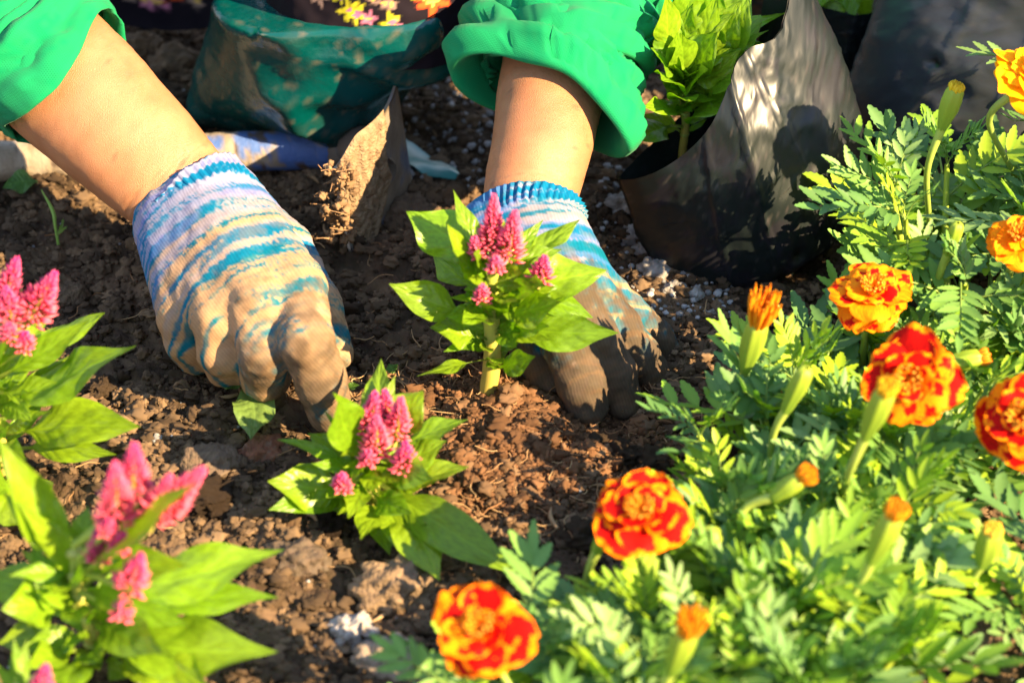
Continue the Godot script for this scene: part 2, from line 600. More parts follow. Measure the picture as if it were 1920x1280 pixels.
# ---------------------------------------------------------------- the gardener: one body for both arms, with shirt sleeves, gloves, a rubber boot and trousers
func build_person() -> void:
	var who := thing("person", "person squatting in a green shirt and muddy striped gloves, planting seedlings", "person")
	var lw := spot(356, 376, 0.090)
	var rw := spot(993, 392, 0.090)
	var l_arm := [spot(470, 480, 0.085), lw, spot(232, 256, 0.120), spot(110, 140, 0.145), spot(-20, 30, 0.165), spot(-120, -90, 0.19), Vector3(-0.45, 0.36, -0.36)]
	var r_arm := [spot(1010, 500, 0.08), rw, spot(1016, 270, 0.112), spot(1040, 150, 0.128), spot(1085, 10, 0.15), spot(1150, -140, 0.18), Vector3(0.16, 0.36, -0.50)]
	build_arms(who, l_arm, r_arm)
	build_left_sleeve(who, l_arm)
	build_right_sleeve(who, r_arm)
	# the hand that digs: forefinger stretched down, the others curled; the thumb lies along its right side
	var hand := [
		[spot(322, 425, 0.082), 0.024, spot(345, 590, 0.062), 0.0175, 0.012], [spot(330, 415, 0.082), 0.024, spot(415, 600, 0.076), 0.0185, 0.012],
		[spot(375, 380, 0.09), 0.025, spot(488, 578, 0.088), 0.019, 0.012], [spot(415, 352, 0.09), 0.022, spot(556, 535, 0.088), 0.0185, 0.012],
		[spot(370, 385, 0.09), 0.028, spot(440, 500, 0.085), 0.025, 0.012], [spot(440, 400, 0.08), 0.020, spot(535, 465, 0.07), 0.0175, 0.012],
		[spot(535, 465, 0.07), 0.0175, spot(594, 575, 0.052), 0.0160, 0.004], [spot(594, 575, 0.052), 0.0160, spot(622, 658, 0.034), 0.0140, 0.004],
		[spot(556, 535, 0.088), 0.0180, spot(574, 640, 0.084), 0.0165, 0.003], [spot(574, 640, 0.084), 0.0165, spot(602, 715, 0.052), 0.0158, 0.004], [spot(602, 715, 0.052), 0.0158, spot(618, 772, 0.022), 0.0140, 0.004],
		[spot(488, 578, 0.088), 0.019, spot(494, 660, 0.070), 0.0165, 0.003], [spot(494, 660, 0.070), 0.0165, spot(497, 705, 0.042), 0.0155, 0.003], [spot(497, 705, 0.042), 0.0155, spot(470, 680, 0.025), 0.0135, 0.003],
		[spot(415, 600, 0.076), 0.0185, spot(418, 656, 0.058), 0.0158, 0.003], [spot(418, 656, 0.058), 0.0158, spot(428, 682, 0.036), 0.0150, 0.003], [spot(428, 682, 0.036), 0.0150, spot(405, 655, 0.022), 0.0135, 0.003],
		[spot(345, 590, 0.062), 0.0175, spot(352, 636, 0.046), 0.0150, 0.003], [spot(352, 636, 0.046), 0.0150, spot(366, 662, 0.030), 0.0142, 0.003]]
	build_glove(who, hand, lw, spot(600, 700, 0.06), l_arm, 0.0385, 0.031, "knitted glove striped blue, lilac and cream, caked with soil at the finger tips", 0.0)
	# the hand that presses: spread beside the seedling with fingers in the soil
	hand = [
		[spot(930, 430, 0.082), 0.022, spot(1012, 550, 0.080), 0.0185, 0.012], [spot(985, 425, 0.086), 0.025, spot(1055, 540, 0.082), 0.0188, 0.012],
		[spot(1030, 440, 0.086), 0.022, spot(1088, 535, 0.075), 0.0180, 0.012], [spot(1045, 445, 0.083), 0.020, spot(1110, 530, 0.064), 0.0165, 0.012],
		[spot(930, 440, 0.08), 0.022, spot(964, 580, 0.052), 0.0180, 0.012], [spot(964, 580, 0.052), 0.0175, spot(1012, 665, 0.034), 0.0158, 0.004], [spot(1012, 665, 0.034), 0.0158, spot(1030, 716, 0.020), 0.0135, 0.004],
		[spot(1012, 550, 0.080), 0.0185, spot(1062, 645, 0.058), 0.0150, 0.0025], [spot(1062, 645, 0.058), 0.0150, spot(1090, 715, 0.035), 0.0152, 0.004], [spot(1090, 715, 0.035), 0.0152, spot(1100, 762, 0.018), 0.0140, 0.004],
		[spot(1055, 540, 0.082), 0.0185, spot(1118, 632, 0.056), 0.0142, 0.0025], [spot(1118, 632, 0.056), 0.0142, spot(1153, 700, 0.030), 0.0136, 0.004], [spot(1153, 700, 0.030), 0.0136, spot(1168, 752, 0.010), 0.0124, 0.004],
		[spot(1088, 535, 0.075), 0.0180, spot(1160, 612, 0.048), 0.0134, 0.0025], [spot(1160, 612, 0.048), 0.0134, spot(1200, 664, 0.027), 0.0126, 0.004], [spot(1200, 664, 0.027), 0.0126, spot(1222, 704, 0.010), 0.0124, 0.004],
		[spot(1110, 530, 0.064), 0.0165, spot(1180, 588, 0.040), 0.0126, 0.0025], [spot(1180, 588, 0.040), 0.0126, spot(1226, 632, 0.018), 0.0126, 0.004], [spot(1226, 632, 0.018), 0.0116, spot(1248, 664, 0.004), 0.0118, 0.004]]
	build_glove(who, hand, rw, spot(1120, 740, 0.03), r_arm, 0.0345, 0.0285, "bright blue striped glove whose fingers are brown with mud", 0.6)
	build_boot(who)

func build_arms(who: Node3D, l_arm: Array, r_arm: Array) -> void:
	var g := Geo.new()
	var path := l_arm.duplicate()
	path.append(Vector3(-0.36, 0.52, -0.60))
	path.append(Vector3(-0.14, 0.60, -0.68))
	path.append(Vector3(0.08, 0.52, -0.68))
	var back := r_arm.duplicate()
	back.reverse()
	path.append_array(back)
	var wide := [0.018, 0.0345, 0.0425, 0.047, 0.047, 0.045, 0.047, 0.06, 0.09, 0.06, 0.047, 0.045, 0.043, 0.0375, 0.0335, 0.0298, 0.017]
	var thick := [0.013, 0.0265, 0.035, 0.041, 0.043, 0.043, 0.045, 0.055, 0.09, 0.055, 0.045, 0.043, 0.040, 0.035, 0.031, 0.0250, 0.012]
	var segs := 420
	var sides := 44
	var toward := Vector3(0.0, 0.62, 0.78)
	for s in segs + 1:
		var u := float(s) / segs
		var c := curve_at(path, u)
		var b := frame_of(curve_at(path, minf(u + 0.004, 1.0)) - curve_at(path, maxf(u - 0.004, 0.0)), toward)
		var flex := u * (path.size() - 1)
		for k in sides + 1:
			var w := TAU * (k % sides) / sides
			var p := b.x * cos(w) * value_at(wide, u) + b.y * sin(w) * value_at(thick, u)
			var r := 1.0 + 0.018 * n3(c + p, 22.0) + 0.006 * n3(c + p, 90.0)
			for crease in [1.16 + 0.10 * sin(w + 0.6), 1.32 + 0.05 * sin(2.0 * w), 14.86 + 0.05 * sin(w), 14.72 + 0.08 * sin(w + 2.0)]:
				r -= 0.035 * exp(-pow((flex - crease) / 0.018, 2.0)) * clampf(sin(w) + 0.6, 0.0, 1.0)
			var q := c + p * r
			var tan_patch := clampf(0.5 + 0.9 * n3(q, 26.0) + 0.5 * n3(q, 110.0), 0.0, 1.0)
			var col := Color(0.35, 0.148, 0.064).lerp(Color(0.43, 0.198, 0.092), tan_patch)
			var knuckle := clampf(0.6 * n3(q + Vector3(3, 0, 0), 14.0), 0.0, 0.35)
			col = col.lerp(Color(0.46, 0.19, 0.095), knuckle)
			var soiled := smoothstep(0.32, 0.6, n3(q + Vector3(0, 5, 0), 150.0)) * smoothstep(1.45, 1.1, flex) + smoothstep(0.32, 0.6, n3(q, 150.0)) * smoothstep(14.6, 14.9, flex)
			col = col.lerp(Color(0.16, 0.10, 0.06), 0.55 * clampf(soiled, 0.0, 1.0))
			col = col.lerp(Color(0.15, 0.07, 0.035), 0.6 * smoothstep(0.52, 0.60, n3(q + Vector3(0, 0, 7), 75.0)))
			g.put(q, Vector2(float(k) / sides, u * 8.0), col)
	g.sheet(sides, segs, 0)
	part("body", g, M.skin, who)

# a cloth tube along a path; shape(theta, s) gives [push outwards, shift along the path] in metres
func cloth_tube(g: Geo, path: Array, wide: Array, thick: Array, u0: float, u1: float, shape: Callable, tint: Callable, segs := 90, sides := 84) -> void:
	var toward := Vector3(0.0, 0.62, 0.78)
	var from := g.v.size()
	for s in segs + 1:
		var f := float(s) / segs
		var u := lerpf(u0, u1, f)
		for k in sides + 1:
			var w := TAU * (k % sides) / sides
			var look: Vector2 = shape.call(w, f)
			var uu := u + look.y
			var b := frame_of(curve_at(path, minf(uu + 0.01, 1.0)) - curve_at(path, maxf(uu - 0.01, 0.0)), toward)
			var p := curve_at(path, uu)
			var q := b.x * cos(w) * (value_at(wide, f) + look.x) + b.y * sin(w) * (value_at(thick, f) + look.x)
			g.put(p + q, Vector2(float(k) / sides * 3.0, f * 2.0), tint.call(p + q))
	g.sheet(sides, segs, from)

func shirt_tint(p: Vector3) -> Color:
	var k := 1.0 + 0.10 * n3(p, 30.0) + 0.06 * n3(p, 130.0)
	return Color(0.004 * k, 0.225 * k, 0.078 * k)

func build_left_sleeve(who: Node3D, arm: Array) -> void:
	# hem, then up the arm; at the hem the cloth turns in and runs back inside
	var g := Geo.new()
	var hem := func(w: float) -> float:                       # how far the hem slips along the arm (share of the path)
		return 0.018 - 0.035 * cos(2.0 * w) - 0.006 * cos(w) + 0.004 * sin(3.0 * w + 0.8)
	var shape := func(w: float, f: float) -> Vector2:
		var inner := 0.0
		var at := f
		if f < 0.16:                                              # inside layer
			inner = -0.0035
			at = 0.16 + (0.16 - f)
		elif f < 0.20:
			inner = -0.0035 * cos((f - 0.16) / 0.04 * PI) * 0.5 - 0.00175
		var away := clampf((at - 0.18) / 0.82, 0.0, 1.0)
		var fold := 0.0085 * pow(absf(sin(34.0 * away + 1.3 * sin(w) + 0.7 * sin(2.0 * w + 1.0))), 1.5) * smoothstep(0.01, 0.09, away)
		fold -= 0.0025 * exp(-pow(n2(w * 1.1 + 9.0, away * 11.0, 1.0) / 0.075, 2.0)) * smoothstep(0.0, 0.04, away)
		fold += 0.004 * n2(w * 1.2, away * 4.0, 1.0) + 0.003 * sin(3.0 * w + 2.0) * (1.0 - away)
		return Vector2(inner + fold + 0.0022 * exp(-pow((at - 0.18) / 0.03, 2.0)) - 0.0022 * exp(-pow((at - 0.262) / 0.006, 2.0)), -hem.call(w) * (1.0 - away))
	var wide := [0.053, 0.0535, 0.054, 0.056, 0.060, 0.064, 0.066, 0.068]
	var thick := [0.049, 0.0495, 0.050, 0.052, 0.056, 0.060, 0.064, 0.066]
	# the path from the hem upward; the first fifth doubles back inside
	var path := [arm[3], arm[3].lerp(arm[4], 0.5), arm[4], arm[4].lerp(arm[5], 0.5), arm[5], arm[6], Vector3(-0.36, 0.52, -0.60)]
	path.push_front(arm[2])
	var sides := 84
	var segs := 130
	var toward := Vector3(0.0, 0.62, 0.78)
	for s in segs + 1:
		var f := float(s) / segs
		var at := f if f > 0.18 else 0.18 + (0.18 - f)
		for k in sides + 1:
			var w := TAU * (k % sides) / sides
			var look: Vector2 = shape.call(w, f)
			var u := 0.125 + (at - 0.18) * 0.95 + look.y
			var d := curve_at(path, minf(u + 0.01, 1.0)) - curve_at(path, maxf(u - 0.01, 0.0))
			var b := frame_of(-d, toward)
			var p := curve_at(path, u) + b.x * cos(w) * (value_at(wide, at) + look.x) + b.y * sin(w) * (value_at(thick, at) + look.x)
			g.put(p, Vector2(float(k) / sides * 3.0, f * 4.0), shirt_tint(p))
	g.sheet(sides, segs, 0)
	tag(part("sleeve", g, M.shirt, who), "")

func build_right_sleeve(who: Node3D, arm: Array) -> void:
	var path := [arm[1], arm[2], arm[3], arm[4], arm[5], arm[6], Vector3(0.08, 0.52, -0.66)]
	var toward := Vector3(0.0, 0.62, 0.78)
	var g := Geo.new()
	var sides := 96
	var segs := 110
	for s in segs + 1:                                            # the upper sleeve with slanting folds above the roll
		var f := float(s) / segs
		for k in sides + 1:
			var w := TAU * (k % sides) / sides
			var u := 0.33 + 0.65 * f - 0.04 * maxf(sin(w), 0.0) * (1.0 - f)
			var d := curve_at(path, minf(u + 0.01, 1.0)) - curve_at(path, maxf(u - 0.01, 0.0))
			var b := frame_of(-d, toward)
			var lean := f * 17.0 + 0.55 * cos(w) + 0.5 * sin(w * 2.0)
			var fold := 0.0105 * pow(absf(sin(lean)), 1.8) * smoothstep(0.75, 0.0, f) + 0.004 * n2(w * 1.3, f * 6.0, 1.0)
			var r := lerpf(0.047, 0.056, smoothstep(0.0, 0.25, f)) + fold - 0.006 * exp(-pow(n2(w * 1.2 + 3.0, f * 9.0, 1.0) / 0.08, 2.0))
			var p := curve_at(path, u) + b.x * cos(w) * r + b.y * sin(w) * (r - 0.004)
			g.put(p, Vector2(float(k) / sides * 3.0, f * 4.0), shirt_tint(p))
	g.sheet(sides, segs, 0)
	var sleeve := part("sleeve", g, M.shirt, who)
	# the rolled cuff: two thick bands turned up over each other, the lower hanging down at both sides of the arm
	for roll in 2:
		g = Geo.new()
		var around := 18
		for k in sides + 1:
			var w := TAU * (k % sides) / sides
			var right := pow(maxf(cos(w - 0.15), 0.0), 3.0)
			var left := pow(maxf(cos(w - PI + 0.05), 0.0), 4.0)
			var low := 0.312 - 0.022 * cos(w) - 0.115 * right - 0.035 * left + 0.008 * sin(3.0 * w) - 0.066 * maxf(sin(w), 0.0)    # hem, as a share of the path; smaller is nearer the hand
			var high := 0.420 - 0.030 * cos(w) - 0.02 * right - 0.02 * left + 0.008 * sin(2.0 * w + 1.0) - 0.060 * maxf(sin(w), 0.0)
			var out := 0.0475 + 0.009 * right + 0.021 * left + 0.002 * sin(5.0 * w)
			if roll == 1:
				low = 0.375 + 0.030 * cos(w + 0.5) + 0.010 * sin(2.0 * w) - 0.062 * maxf(sin(w), 0.0)
				high = 0.485 + 0.020 * cos(w + 0.4) + 0.012 * sin(3.0 * w) - 0.050 * maxf(sin(w), 0.0)
				out = 0.0515 + 0.004 * cos(w) + 0.0015 * sin(4.0 * w + 1.0)
			for j in around + 1:
				var a := TAU * (j % around) / around
				var t := 0.5 - 0.5 * cos(a)                               # 0 at the hem, 1 at the top
				var outer := sin(a) > 0.0
				var u := lerpf(low, high, t)
				var bulge := sin(PI * t)
				var r := out + (0.0045 * pow(absf(sin(a)), 0.6) * (1.0 if outer else -1.0))
				if outer:
					r += 0.005 * bulge - 0.0065 * exp(-pow(n2(w * 1.25 + roll * 7.0, u * 19.0 + 0.3 * sin(w), 1.0) / 0.075, 2.0)) * bulge - 0.008 * exp(-pow((t - 0.62 - 0.16 * sin(w + 0.5 + roll * 2.0)) / 0.07, 2.0)) + 0.0042 * sin(t * 7.0 + 2.2 * w + roll * 1.3) * bulge + 0.003 * sin(t * 13.0 - 3.0 * w) * bulge
				else:
					r = lerpf(r, 0.043, t)
				var d := curve_at(path, minf(u + 0.01, 1.0)) - curve_at(path, maxf(u - 0.01, 0.0))
				var b := frame_of(-d, toward)
				var p := curve_at(path, u) + b.x * cos(w) * r + b.y * sin(w) * (r - 0.003)
				g.put(p, Vector2(float(k) / sides * 3.0, float(j) / around), shirt_tint(p))
		g.sheet(around, sides, 0)
		part("rolled_cuff", g, M.shirt, sleeve)

func build_glove(who: Node3D, hand: Array, wrist: Vector3, tips: Vector3, arm: Array, wide: float, thick: float, label: String, mud_all: float) -> void:
	var lo: Vector3 = hand[0][0]
	var hi: Vector3 = hand[0][0]
	for c in hand:
		lo = lo.min(c[0]).min(c[2])
		hi = hi.max(c[0]).max(c[2])
	var fld := Field.new(lo - Vector3.ONE * 0.045, hi + Vector3.ONE * 0.045, 0.0021)
	for c in hand:
		fld.capsule(c[0], c[2], c[1], c[3], c[4])
	var axis := (tips - wrist).normalized()
	var across := axis.cross(Vector3(0.0, 0.62, 0.78)).normalized()
	var length := wrist.distance_to(tips)
	var look := func(p: Vector3) -> Vector2:
		var q := p - wrist
		return Vector2(0.5 + q.dot(across) / 0.25 + mud_all, 0.12 + q.dot(axis) / 0.25 + 0.10 * q.dot(across))
	var paint := func(p: Vector3) -> Array:
		var q := p - wrist
		var far := q.dot(axis) / length
		var grime := smoothstep(0.70 - 0.42 * mud_all, 1.06 - 0.52 * mud_all, far + 0.34 * n3(p, 30.0) + 0.22 * n3(p, 120.0))
		var dust := smoothstep(-0.15, 0.45, n3(p + Vector3(2, 0, 0), 36.0) + 0.5 * n3(p, 150.0)) * smoothstep(0.02, 0.40, far + 0.2 * n3(p, 30.0))
		var uv := look.call(p) as Vector2
		var col := glove_yarn(uv.x, uv.y, 0.54 * mud_all).lerp(Color(0.30, 0.19, 0.105), 0.30 * dust)
		col = col.lerp(Color(0.13, 0.083, 0.048).lerp(Color(0.24, 0.155, 0.088), clampf(0.5 - 0.7 * mud_all + 1.4 * n3(p, 60.0), 0.0, 1.0)).lerp(Color(0.075, 0.048, 0.029), mud_all), grime * 0.94)
		var bump := Vector3(n3(p, 70.0), n3(p + Vector3(9, 0, 0), 70.0), n3(p + Vector3(0, 9, 0), 70.0)) * 0.0012
		return [uv, col, p + bump]
	var g := Geo.new()
	fld.mesh_into(g, paint)
	var glove := part("glove", g, M.glove, who)
	tag(glove, label)
	# ribbed cuff up the wrist, its rim turned
	g = Geo.new()
	var path := [arm[0], arm[1], arm[2]]
	var toward := Vector3(0.0, 0.62, 0.78)
	var sides := 180
	var rows := 22
	for s in rows + 1:
		var f := float(s) / rows
		for k in sides + 1:
			var w := TAU * (k % sides) / sides
			var at := minf(f, 0.86) / 0.86
			var u := 0.29 + at * 0.185 + 0.014 * sin(w + 0.7) * at
			var b := frame_of(curve_at(path, u - 0.02) - curve_at(path, u + 0.02), toward)
			var out := -0.0025 * smoothstep(0.84, 1.0, f) * 2.0 + 0.003 * at * at - 0.010 * smoothstep(0.30, 0.0, at)
			var rib := 0.0014 * sin(w * 44.0) * smoothstep(0.15, 0.4, at) * (1.0 if f < 0.86 else 0.3)
			var p := curve_at(path, u) + b.x * cos(w) * (wide + out + rib) + b.y * sin(w) * (thick + out + rib) + 0.0016 * Vector3(n3(b.x * w, 2.0), n3(b.y * w, 2.0), 0.0)
			var uv := look.call(p) as Vector2
			var yarn := glove_yarn(uv.x, uv.y, 0.54 * mud_all)
			g.put(p, uv, yarn)
	g.sheet(sides, rows, 0)
	part("cuff", g, M.glove, glove)

func build_boot(who: Node3D) -> void:
	var fld := Field.new(Vector3(-0.36, -0.02, -0.62), Vector3(0.06, 0.32, -0.05), 0.0048)
	var knee := spot(690, -15, 0.13)
	var shin := spot(600, 100, 0.080)
	fld.capsule(spot(397, 188, 0.022), spot(600, 180, 0.028), 0.022, 0.030, 0.02)
	fld.capsule(spot(510, 185, 0.03), spot(640, 150, 0.06), 0.032, 0.050, 0.02)
	fld.capsule(spot(430, 150, 0.05), spot(560, 120, 0.08), 0.032, 0.055, 0.02)
	fld.capsule(shin, knee, 0.060, 0.085, 0.02)
	fld.capsule(spot(452, 70, 0.09), spot(520, -40, 0.16), 0.026, 0.05, 0.03)
	var top := knee + (EYE - knee).normalized() * 0.0795 - Vector3(0.0, 0.79, -0.61) * 0.030   # the front of the rim
	var nrm := Vector3(-0.06, 1.0, 0.0).normalized()
	for z in fld.n.z:
		for y in fld.n.y:
			for x in fld.n.x:
				var k := (z * fld.n.y + y) * fld.n.x + x
				fld.f[k] = maxf(fld.f[k], (fld.lo + Vector3(x, y, z) * fld.step - top).dot(nrm))
	var axis_a := spot(430, 200, 0.03)
	var paint := func(p: Vector3) -> Array:
		var c := Geometry3D.get_closest_point_to_segment(p, axis_a, knee)
		var out := (p - c).normalized()
		var q := p * 1.0
		var ridge := 1.0 - absf(n3(Vector3(q.x * 0.5 + q.y * 0.9, q.y * 0.6 - q.x * 0.5, q.z * 0.6), 7.0)) * 4.0
		var fold := 0.008 * smoothstep(0.0, 1.0, ridge) - 0.004 + 0.0015 * n3(q, 14.0)
		fold *= smoothstep(0.0, 0.03, p.y)
		var dirt := smoothstep(0.05, 0.45, n3(p + Vector3(4, 0, 0), 16.0) + 0.5 * n3(p, 75.0)) 
		dirt = clampf(dirt * 0.07 + 0.5 * smoothstep(0.25, 0.5, n3(p, 240.0)), 0.0, 0.85)
		var col := Color(0.0, 0.068, 0.063).lerp(Color(0.0, 0.052, 0.050), clampf(0.5 + n3(p, 12.0), 0.0, 1.0)).lerp(Color(0.17, 0.13, 0.085), dirt)
		return [Vector2(p.x, p.z), col, p + out * fold]
	var g := Geo.new()
	fld.mesh_into(g, paint)
	var boot := part("rubber_boot", g, M.rubber, who)
	tag(boot, "dark green muddy rubber boot with a wide crumpled shaft")
	# trousers tucked into it, black with small printed flowers; the other leg is behind at the left
	var blooms := []
	for b in [[655, 18, 0.012, 0], [668, 26, 0.011, 0], [640, -8, 0.010, 0], [690, 34, 0.009, 1], [735, 44, 0.012, 0], [742, 50, 0.008, 1], [810, 0, 0.017, 2], [795, -6, 0.010, 2], [720, 6, 0.007, 3], [700, 0, 0.006, 3], [735, 10, 0.006, 3], [600, -5, 0.010, 3], [770, -30, 0.016, 0], [680, -40, 0.016, 2], [620, -30, 0.012, 1]]:
		blooms.append([spot(b[0], b[1], 0.16), b[2], b[3]])
	var cloth := func(p: Vector3) -> Array:
		var col := Color(0.012, 0.010, 0.013)
		for b in blooms:
			var d: Vector3 = p - b[0]
			d -= sight(700, 20).normalized() * d.dot(sight(700, 20).normalized())
			var petal: float = b[1] * 0.62 * (0.75 + 0.35 * sin(atan2(d.y, d.x) * 5.0 + b[1] * 900.0) + 0.35 * n3(p, 90.0))
			if d.length() < petal + 0.0012:
				col = col.lerp([Color(0.62, 0.55, 0.03), Color(0.62, 0.20, 0.30), Color(0.80, 0.10, 0.02), Color(0.30, 0.19, 0.15)][b[2]], smoothstep(petal + 0.0012, petal - 0.0012, d.length()))
				if d.length() < petal * 0.4: col = Color(0.55, 0.16, 0.30) if b[2] == 0 else Color(0.75, 0.45, 0.10)
		return [Vector2(p.x, p.z), col, p + Vector3.ONE * 0.004 * n3(p, 22.0)]
	var g2 := Geo.new()
	var calf := knee + Vector3(0.004, -0.03, 0.002)
	var b2 := frame_of(Vector3(0.02, 1.0, -0.10), Vector3.BACK)
	for j in 151:
		var t := j / 150.0
		for k in 241:
			var w := TAU * (k % 240) / 240.0
			var r := 0.0775 + 0.010 * t + 0.003 * sin(3.0 * w + 6.0 * t)
			var along := 0.24 * t
			var p := calf + b2 * Vector3(cos(w) * r, sin(w) * r, along)
			p += (p - calf).normalized() * 0.004 * n3(p, 20.0)
			g2.put(p, Vector2(k / 240.0, t), (cloth.call(p) as Array)[1])
	g2.sheet(240, 150, 0)
	part("trouser_leg", g2, M.print_cloth, who)
	var leg: Field
	blooms.clear()
	for b in [[275, -4, 0.014, 1], [300, 2, 0.012, 1], [330, -5, 0.010, 2], [250, -8, 0.010, 3], [370, 0, 0.012, 3]]:
		blooms.append([spot(b[0], b[1], 0.06), b[2], b[3]])
	leg = Field.new(Vector3(-0.48, 0.0, -0.82), Vector3(-0.12, 0.34, -0.34), 0.0048)
	leg.capsule(spot(250, -32, 0.09), spot(380, -40, 0.10), 0.035, 0.05, 0.03)
	leg.capsule(spot(300, -40, 0.10), spot(300, -40, 0.10) + Vector3(0.0, 0.14, -0.08), 0.05, 0.07, 0.03)
	g = Geo.new()
	leg.mesh_into(g, cloth)
	part("trouser_leg", g, M.print_cloth, who)
# ---------------------------------------------------------------- the hoe and the strip
func build_hoe() -> void:
	var hoe := thing("hoe", "muddy hoe with a worn blue handle, its steel blade standing in the soil", "hoe", spot(700, 400, 0.0))
	var g := Geo.new()
	var pts := []
	for k in 17:
		pts.append(spot(lerpf(-260.0, 668.0, k / 16.0), lerpf(312.0, 276.0, k / 16.0), 0.022))
	add_tube(g, pts, [0.0150, 0.0152, 0.0150], 22, 150, Color.WHITE, 0.06)
	for k in g.v.size():
		var p := g.v[k]
		var along := (p.x + 0.21) / 0.13
		var paint := smoothstep(-0.05, 0.18, n3(p, 30.0) + 0.4 * n3(p, 110.0) + 0.35 * smoothstep(0.0, 0.5, along) - 0.55 * smoothstep(0.0, -0.4, along))
		var col := Color(0.22, 0.165, 0.105).lerp(Color(0.33, 0.27, 0.20), clampf(0.5 + n3(p, 60.0), 0.0, 1.0)).lerp(Color(0.035, 0.12, 0.38), 0.85 * paint)
		col = col.lerp(Color(0.09, 0.06, 0.04), smoothstep(0.30, 0.42, n3(p + Vector3(0, 4, 0), 48.0)))
		g.c[k] = col
	part("handle", g, M.paint, hoe)
	# blade: a steel plate seen almost on edge, one half caked with mud
	var foot := spot(664, 512, -0.010)
	var foot_far := spot(778, 388, -0.010)
	var out := (foot_far - foot)
	var face := UP.cross(out).normalized()                       # towards the right and the camera
	if face.z < 0.0: face = -face
	g = Geo.new()
	var nu := 22
	var nv := 22
	for side in 2:
		var from := g.v.size()
		for b in nv + 1:
			for a in nu + 1:
				var u := float(a) / nu
				var v := float(b) / nv
				var high := 0.098 + 0.006 * u - 0.014 * smoothstep(0.25, 0.0, u)
				var p := foot + out * u + UP * (high * v) + face * (0.010 * sin(u * PI) * v - 0.012 * v) + face * (0.0011 if side else -0.0011)
				var worn := smoothstep(0.03, 0.0, u) 
				var col := Color(0.17, 0.13, 0.095).lerp(Color(0.27, 0.215, 0.155), clampf(0.5 + 1.2 * n3(p, 40.0), 0.0, 1.0))
				col = col.lerp(Color(0.04, 0.09, 0.22), 0.6 * smoothstep(0.15, 0.4, n3(p + Vector3(6, 0, 0), 26.0) + 0.3 * n3(p, 120.0)))
				col = col.lerp(Color(0.5, 0.48, 0.44), worn)
				g.put(p, Vector2(u, v), col)
		g.sheet(nu, nv, from)
	var one := (nu + 1) * (nv + 1)
	for a in nu:
		g.quad(nv * (nu + 1) + a, nv * (nu + 1) + a + 1, one + nv * (nu + 1) + a + 1, one + nv * (nu + 1) + a)
	for b in nv:
		g.quad(b * (nu + 1), (b + 1) * (nu + 1), one + (b + 1) * (nu + 1), one + b * (nu + 1))
		g.quad(b * (nu + 1) + nu, (b + 1) * (nu + 1) + nu, one + (b + 1) * (nu + 1) + nu, one + b * (nu + 1) + nu)
	var blade := part("blade", g, M.paint, hoe)
	# the mud cake: an uneven slab with torn edge and gullies
	g = Geo.new()
	nu = 40
	nv = 60
	for b in nv + 1:
		for a in nu + 1:
			var u := float(a) / nu
			var v := float(b) / nv
			var uu := lerpf(0.06, 0.58 + 0.05 * n2(v * 6.0, 2.0, 1.0) - 0.30 * smoothstep(0.45, 0.0, v), u)
			var high := 0.098 + 0.006 * uu - 0.014 * smoothstep(0.25, 0.0, uu)
			var p := foot + out * uu + UP * (high * (0.06 + 0.98 * v)) + face * (0.010 * sin(uu * PI) * v - 0.012 * v)
			var gully := smoothstep(0.12, 0.34, n2(u * 4.6 + 0.5 * v, v * 1.2, 1.0))
			var rim := smoothstep(0.0, 0.10, u) * smoothstep(1.0, 0.90, u) * smoothstep(0.0, 0.05, v) * smoothstep(1.0, 0.97, v)
			var lift := (0.0036 + 0.0020 * n2(u * 5.0, v * 8.0, 1.0) + 0.0009 * n2(u * 22.0, v * 30.0, 1.0)) * rim * (1.0 - 0.72 * gully)
			g.put(p + face * (0.0014 + lift), Vector2(u, v), Color(0.31, 0.215, 0.125).lerp(Color(0.22, 0.145, 0.08), clampf(0.5 + n2(u * 6.0, v * 9.0, 1.0), 0.0, 1.0)).lerp(Color(0.15, 0.105, 0.07), 0.5 * gully))
	g.sheet(nu, nv, 0)
	part("mud_cake", g, M.mud, blade)
	# crumbly soil and rootlets hanging on the near edge
	g = Geo.new()
	for k in 120:
		var v := rng.randf_range(0.36, 1.04)
		var at := foot + out * rng.randf_range(-0.10, 0.05) + UP * (0.088 * v) + face * rng.randf_range(-0.012, 0.006) + Vector3(-0.010 * rng.randf() * sin(v * 3.0), 0, 0)
		var l := lump_geo(4, k * 1.9, 0.8, 0.9, 0.5)
		var r := rng.randf_range(0.0010, 0.0032)
		var from := g.v.size()
		var b := Basis.from_euler(Vector3(rng.randf() * 6.0, rng.randf() * 6.0, 0.0))
		var lit := rng.randf_range(0.7, 1.2)
		for p in l.v: g.put(at + b * p * r, Vector2.ZERO, Color(0.24 * lit, 0.15 * lit, 0.08 * lit))
		for n in l.i: g.i.append(n + from)
		if k % 3 == 0:
			add_tube(g, [at, at + Vector3(rng.randf_range(-0.008, 0.003), rng.randf_range(0.0, 0.006), 0.003), at + Vector3(rng.randf_range(-0.014, 0.004), rng.randf_range(-0.004, 0.010), 0.004)], [0.0006, 0.0003], 4, 5, Color(0.32, 0.19, 0.10))
	tag(part("clinging_soil", g, M.soil_crumb, blade), "", "", "", "stuff")
	# socket that joins blade and handle
	g = Geo.new()
	add_tube(g, [spot(640, 277, 0.022), spot(676, 274, 0.030), foot + out * 0.55 + UP * 0.055 - face * 0.004], [0.0185, 0.0175, 0.012], 18, 10, Color(0.14, 0.11, 0.085), 0.1)
	part("socket", g, M.paint, hoe)
	# teal strip of plastic lying behind the blade
	g = Geo.new()
	var from_a := spot(610, 175, 0.012)
	var to_a := spot(858, 352, 0.006)
	var side := (to_a - from_a).cross(UP).normalized()
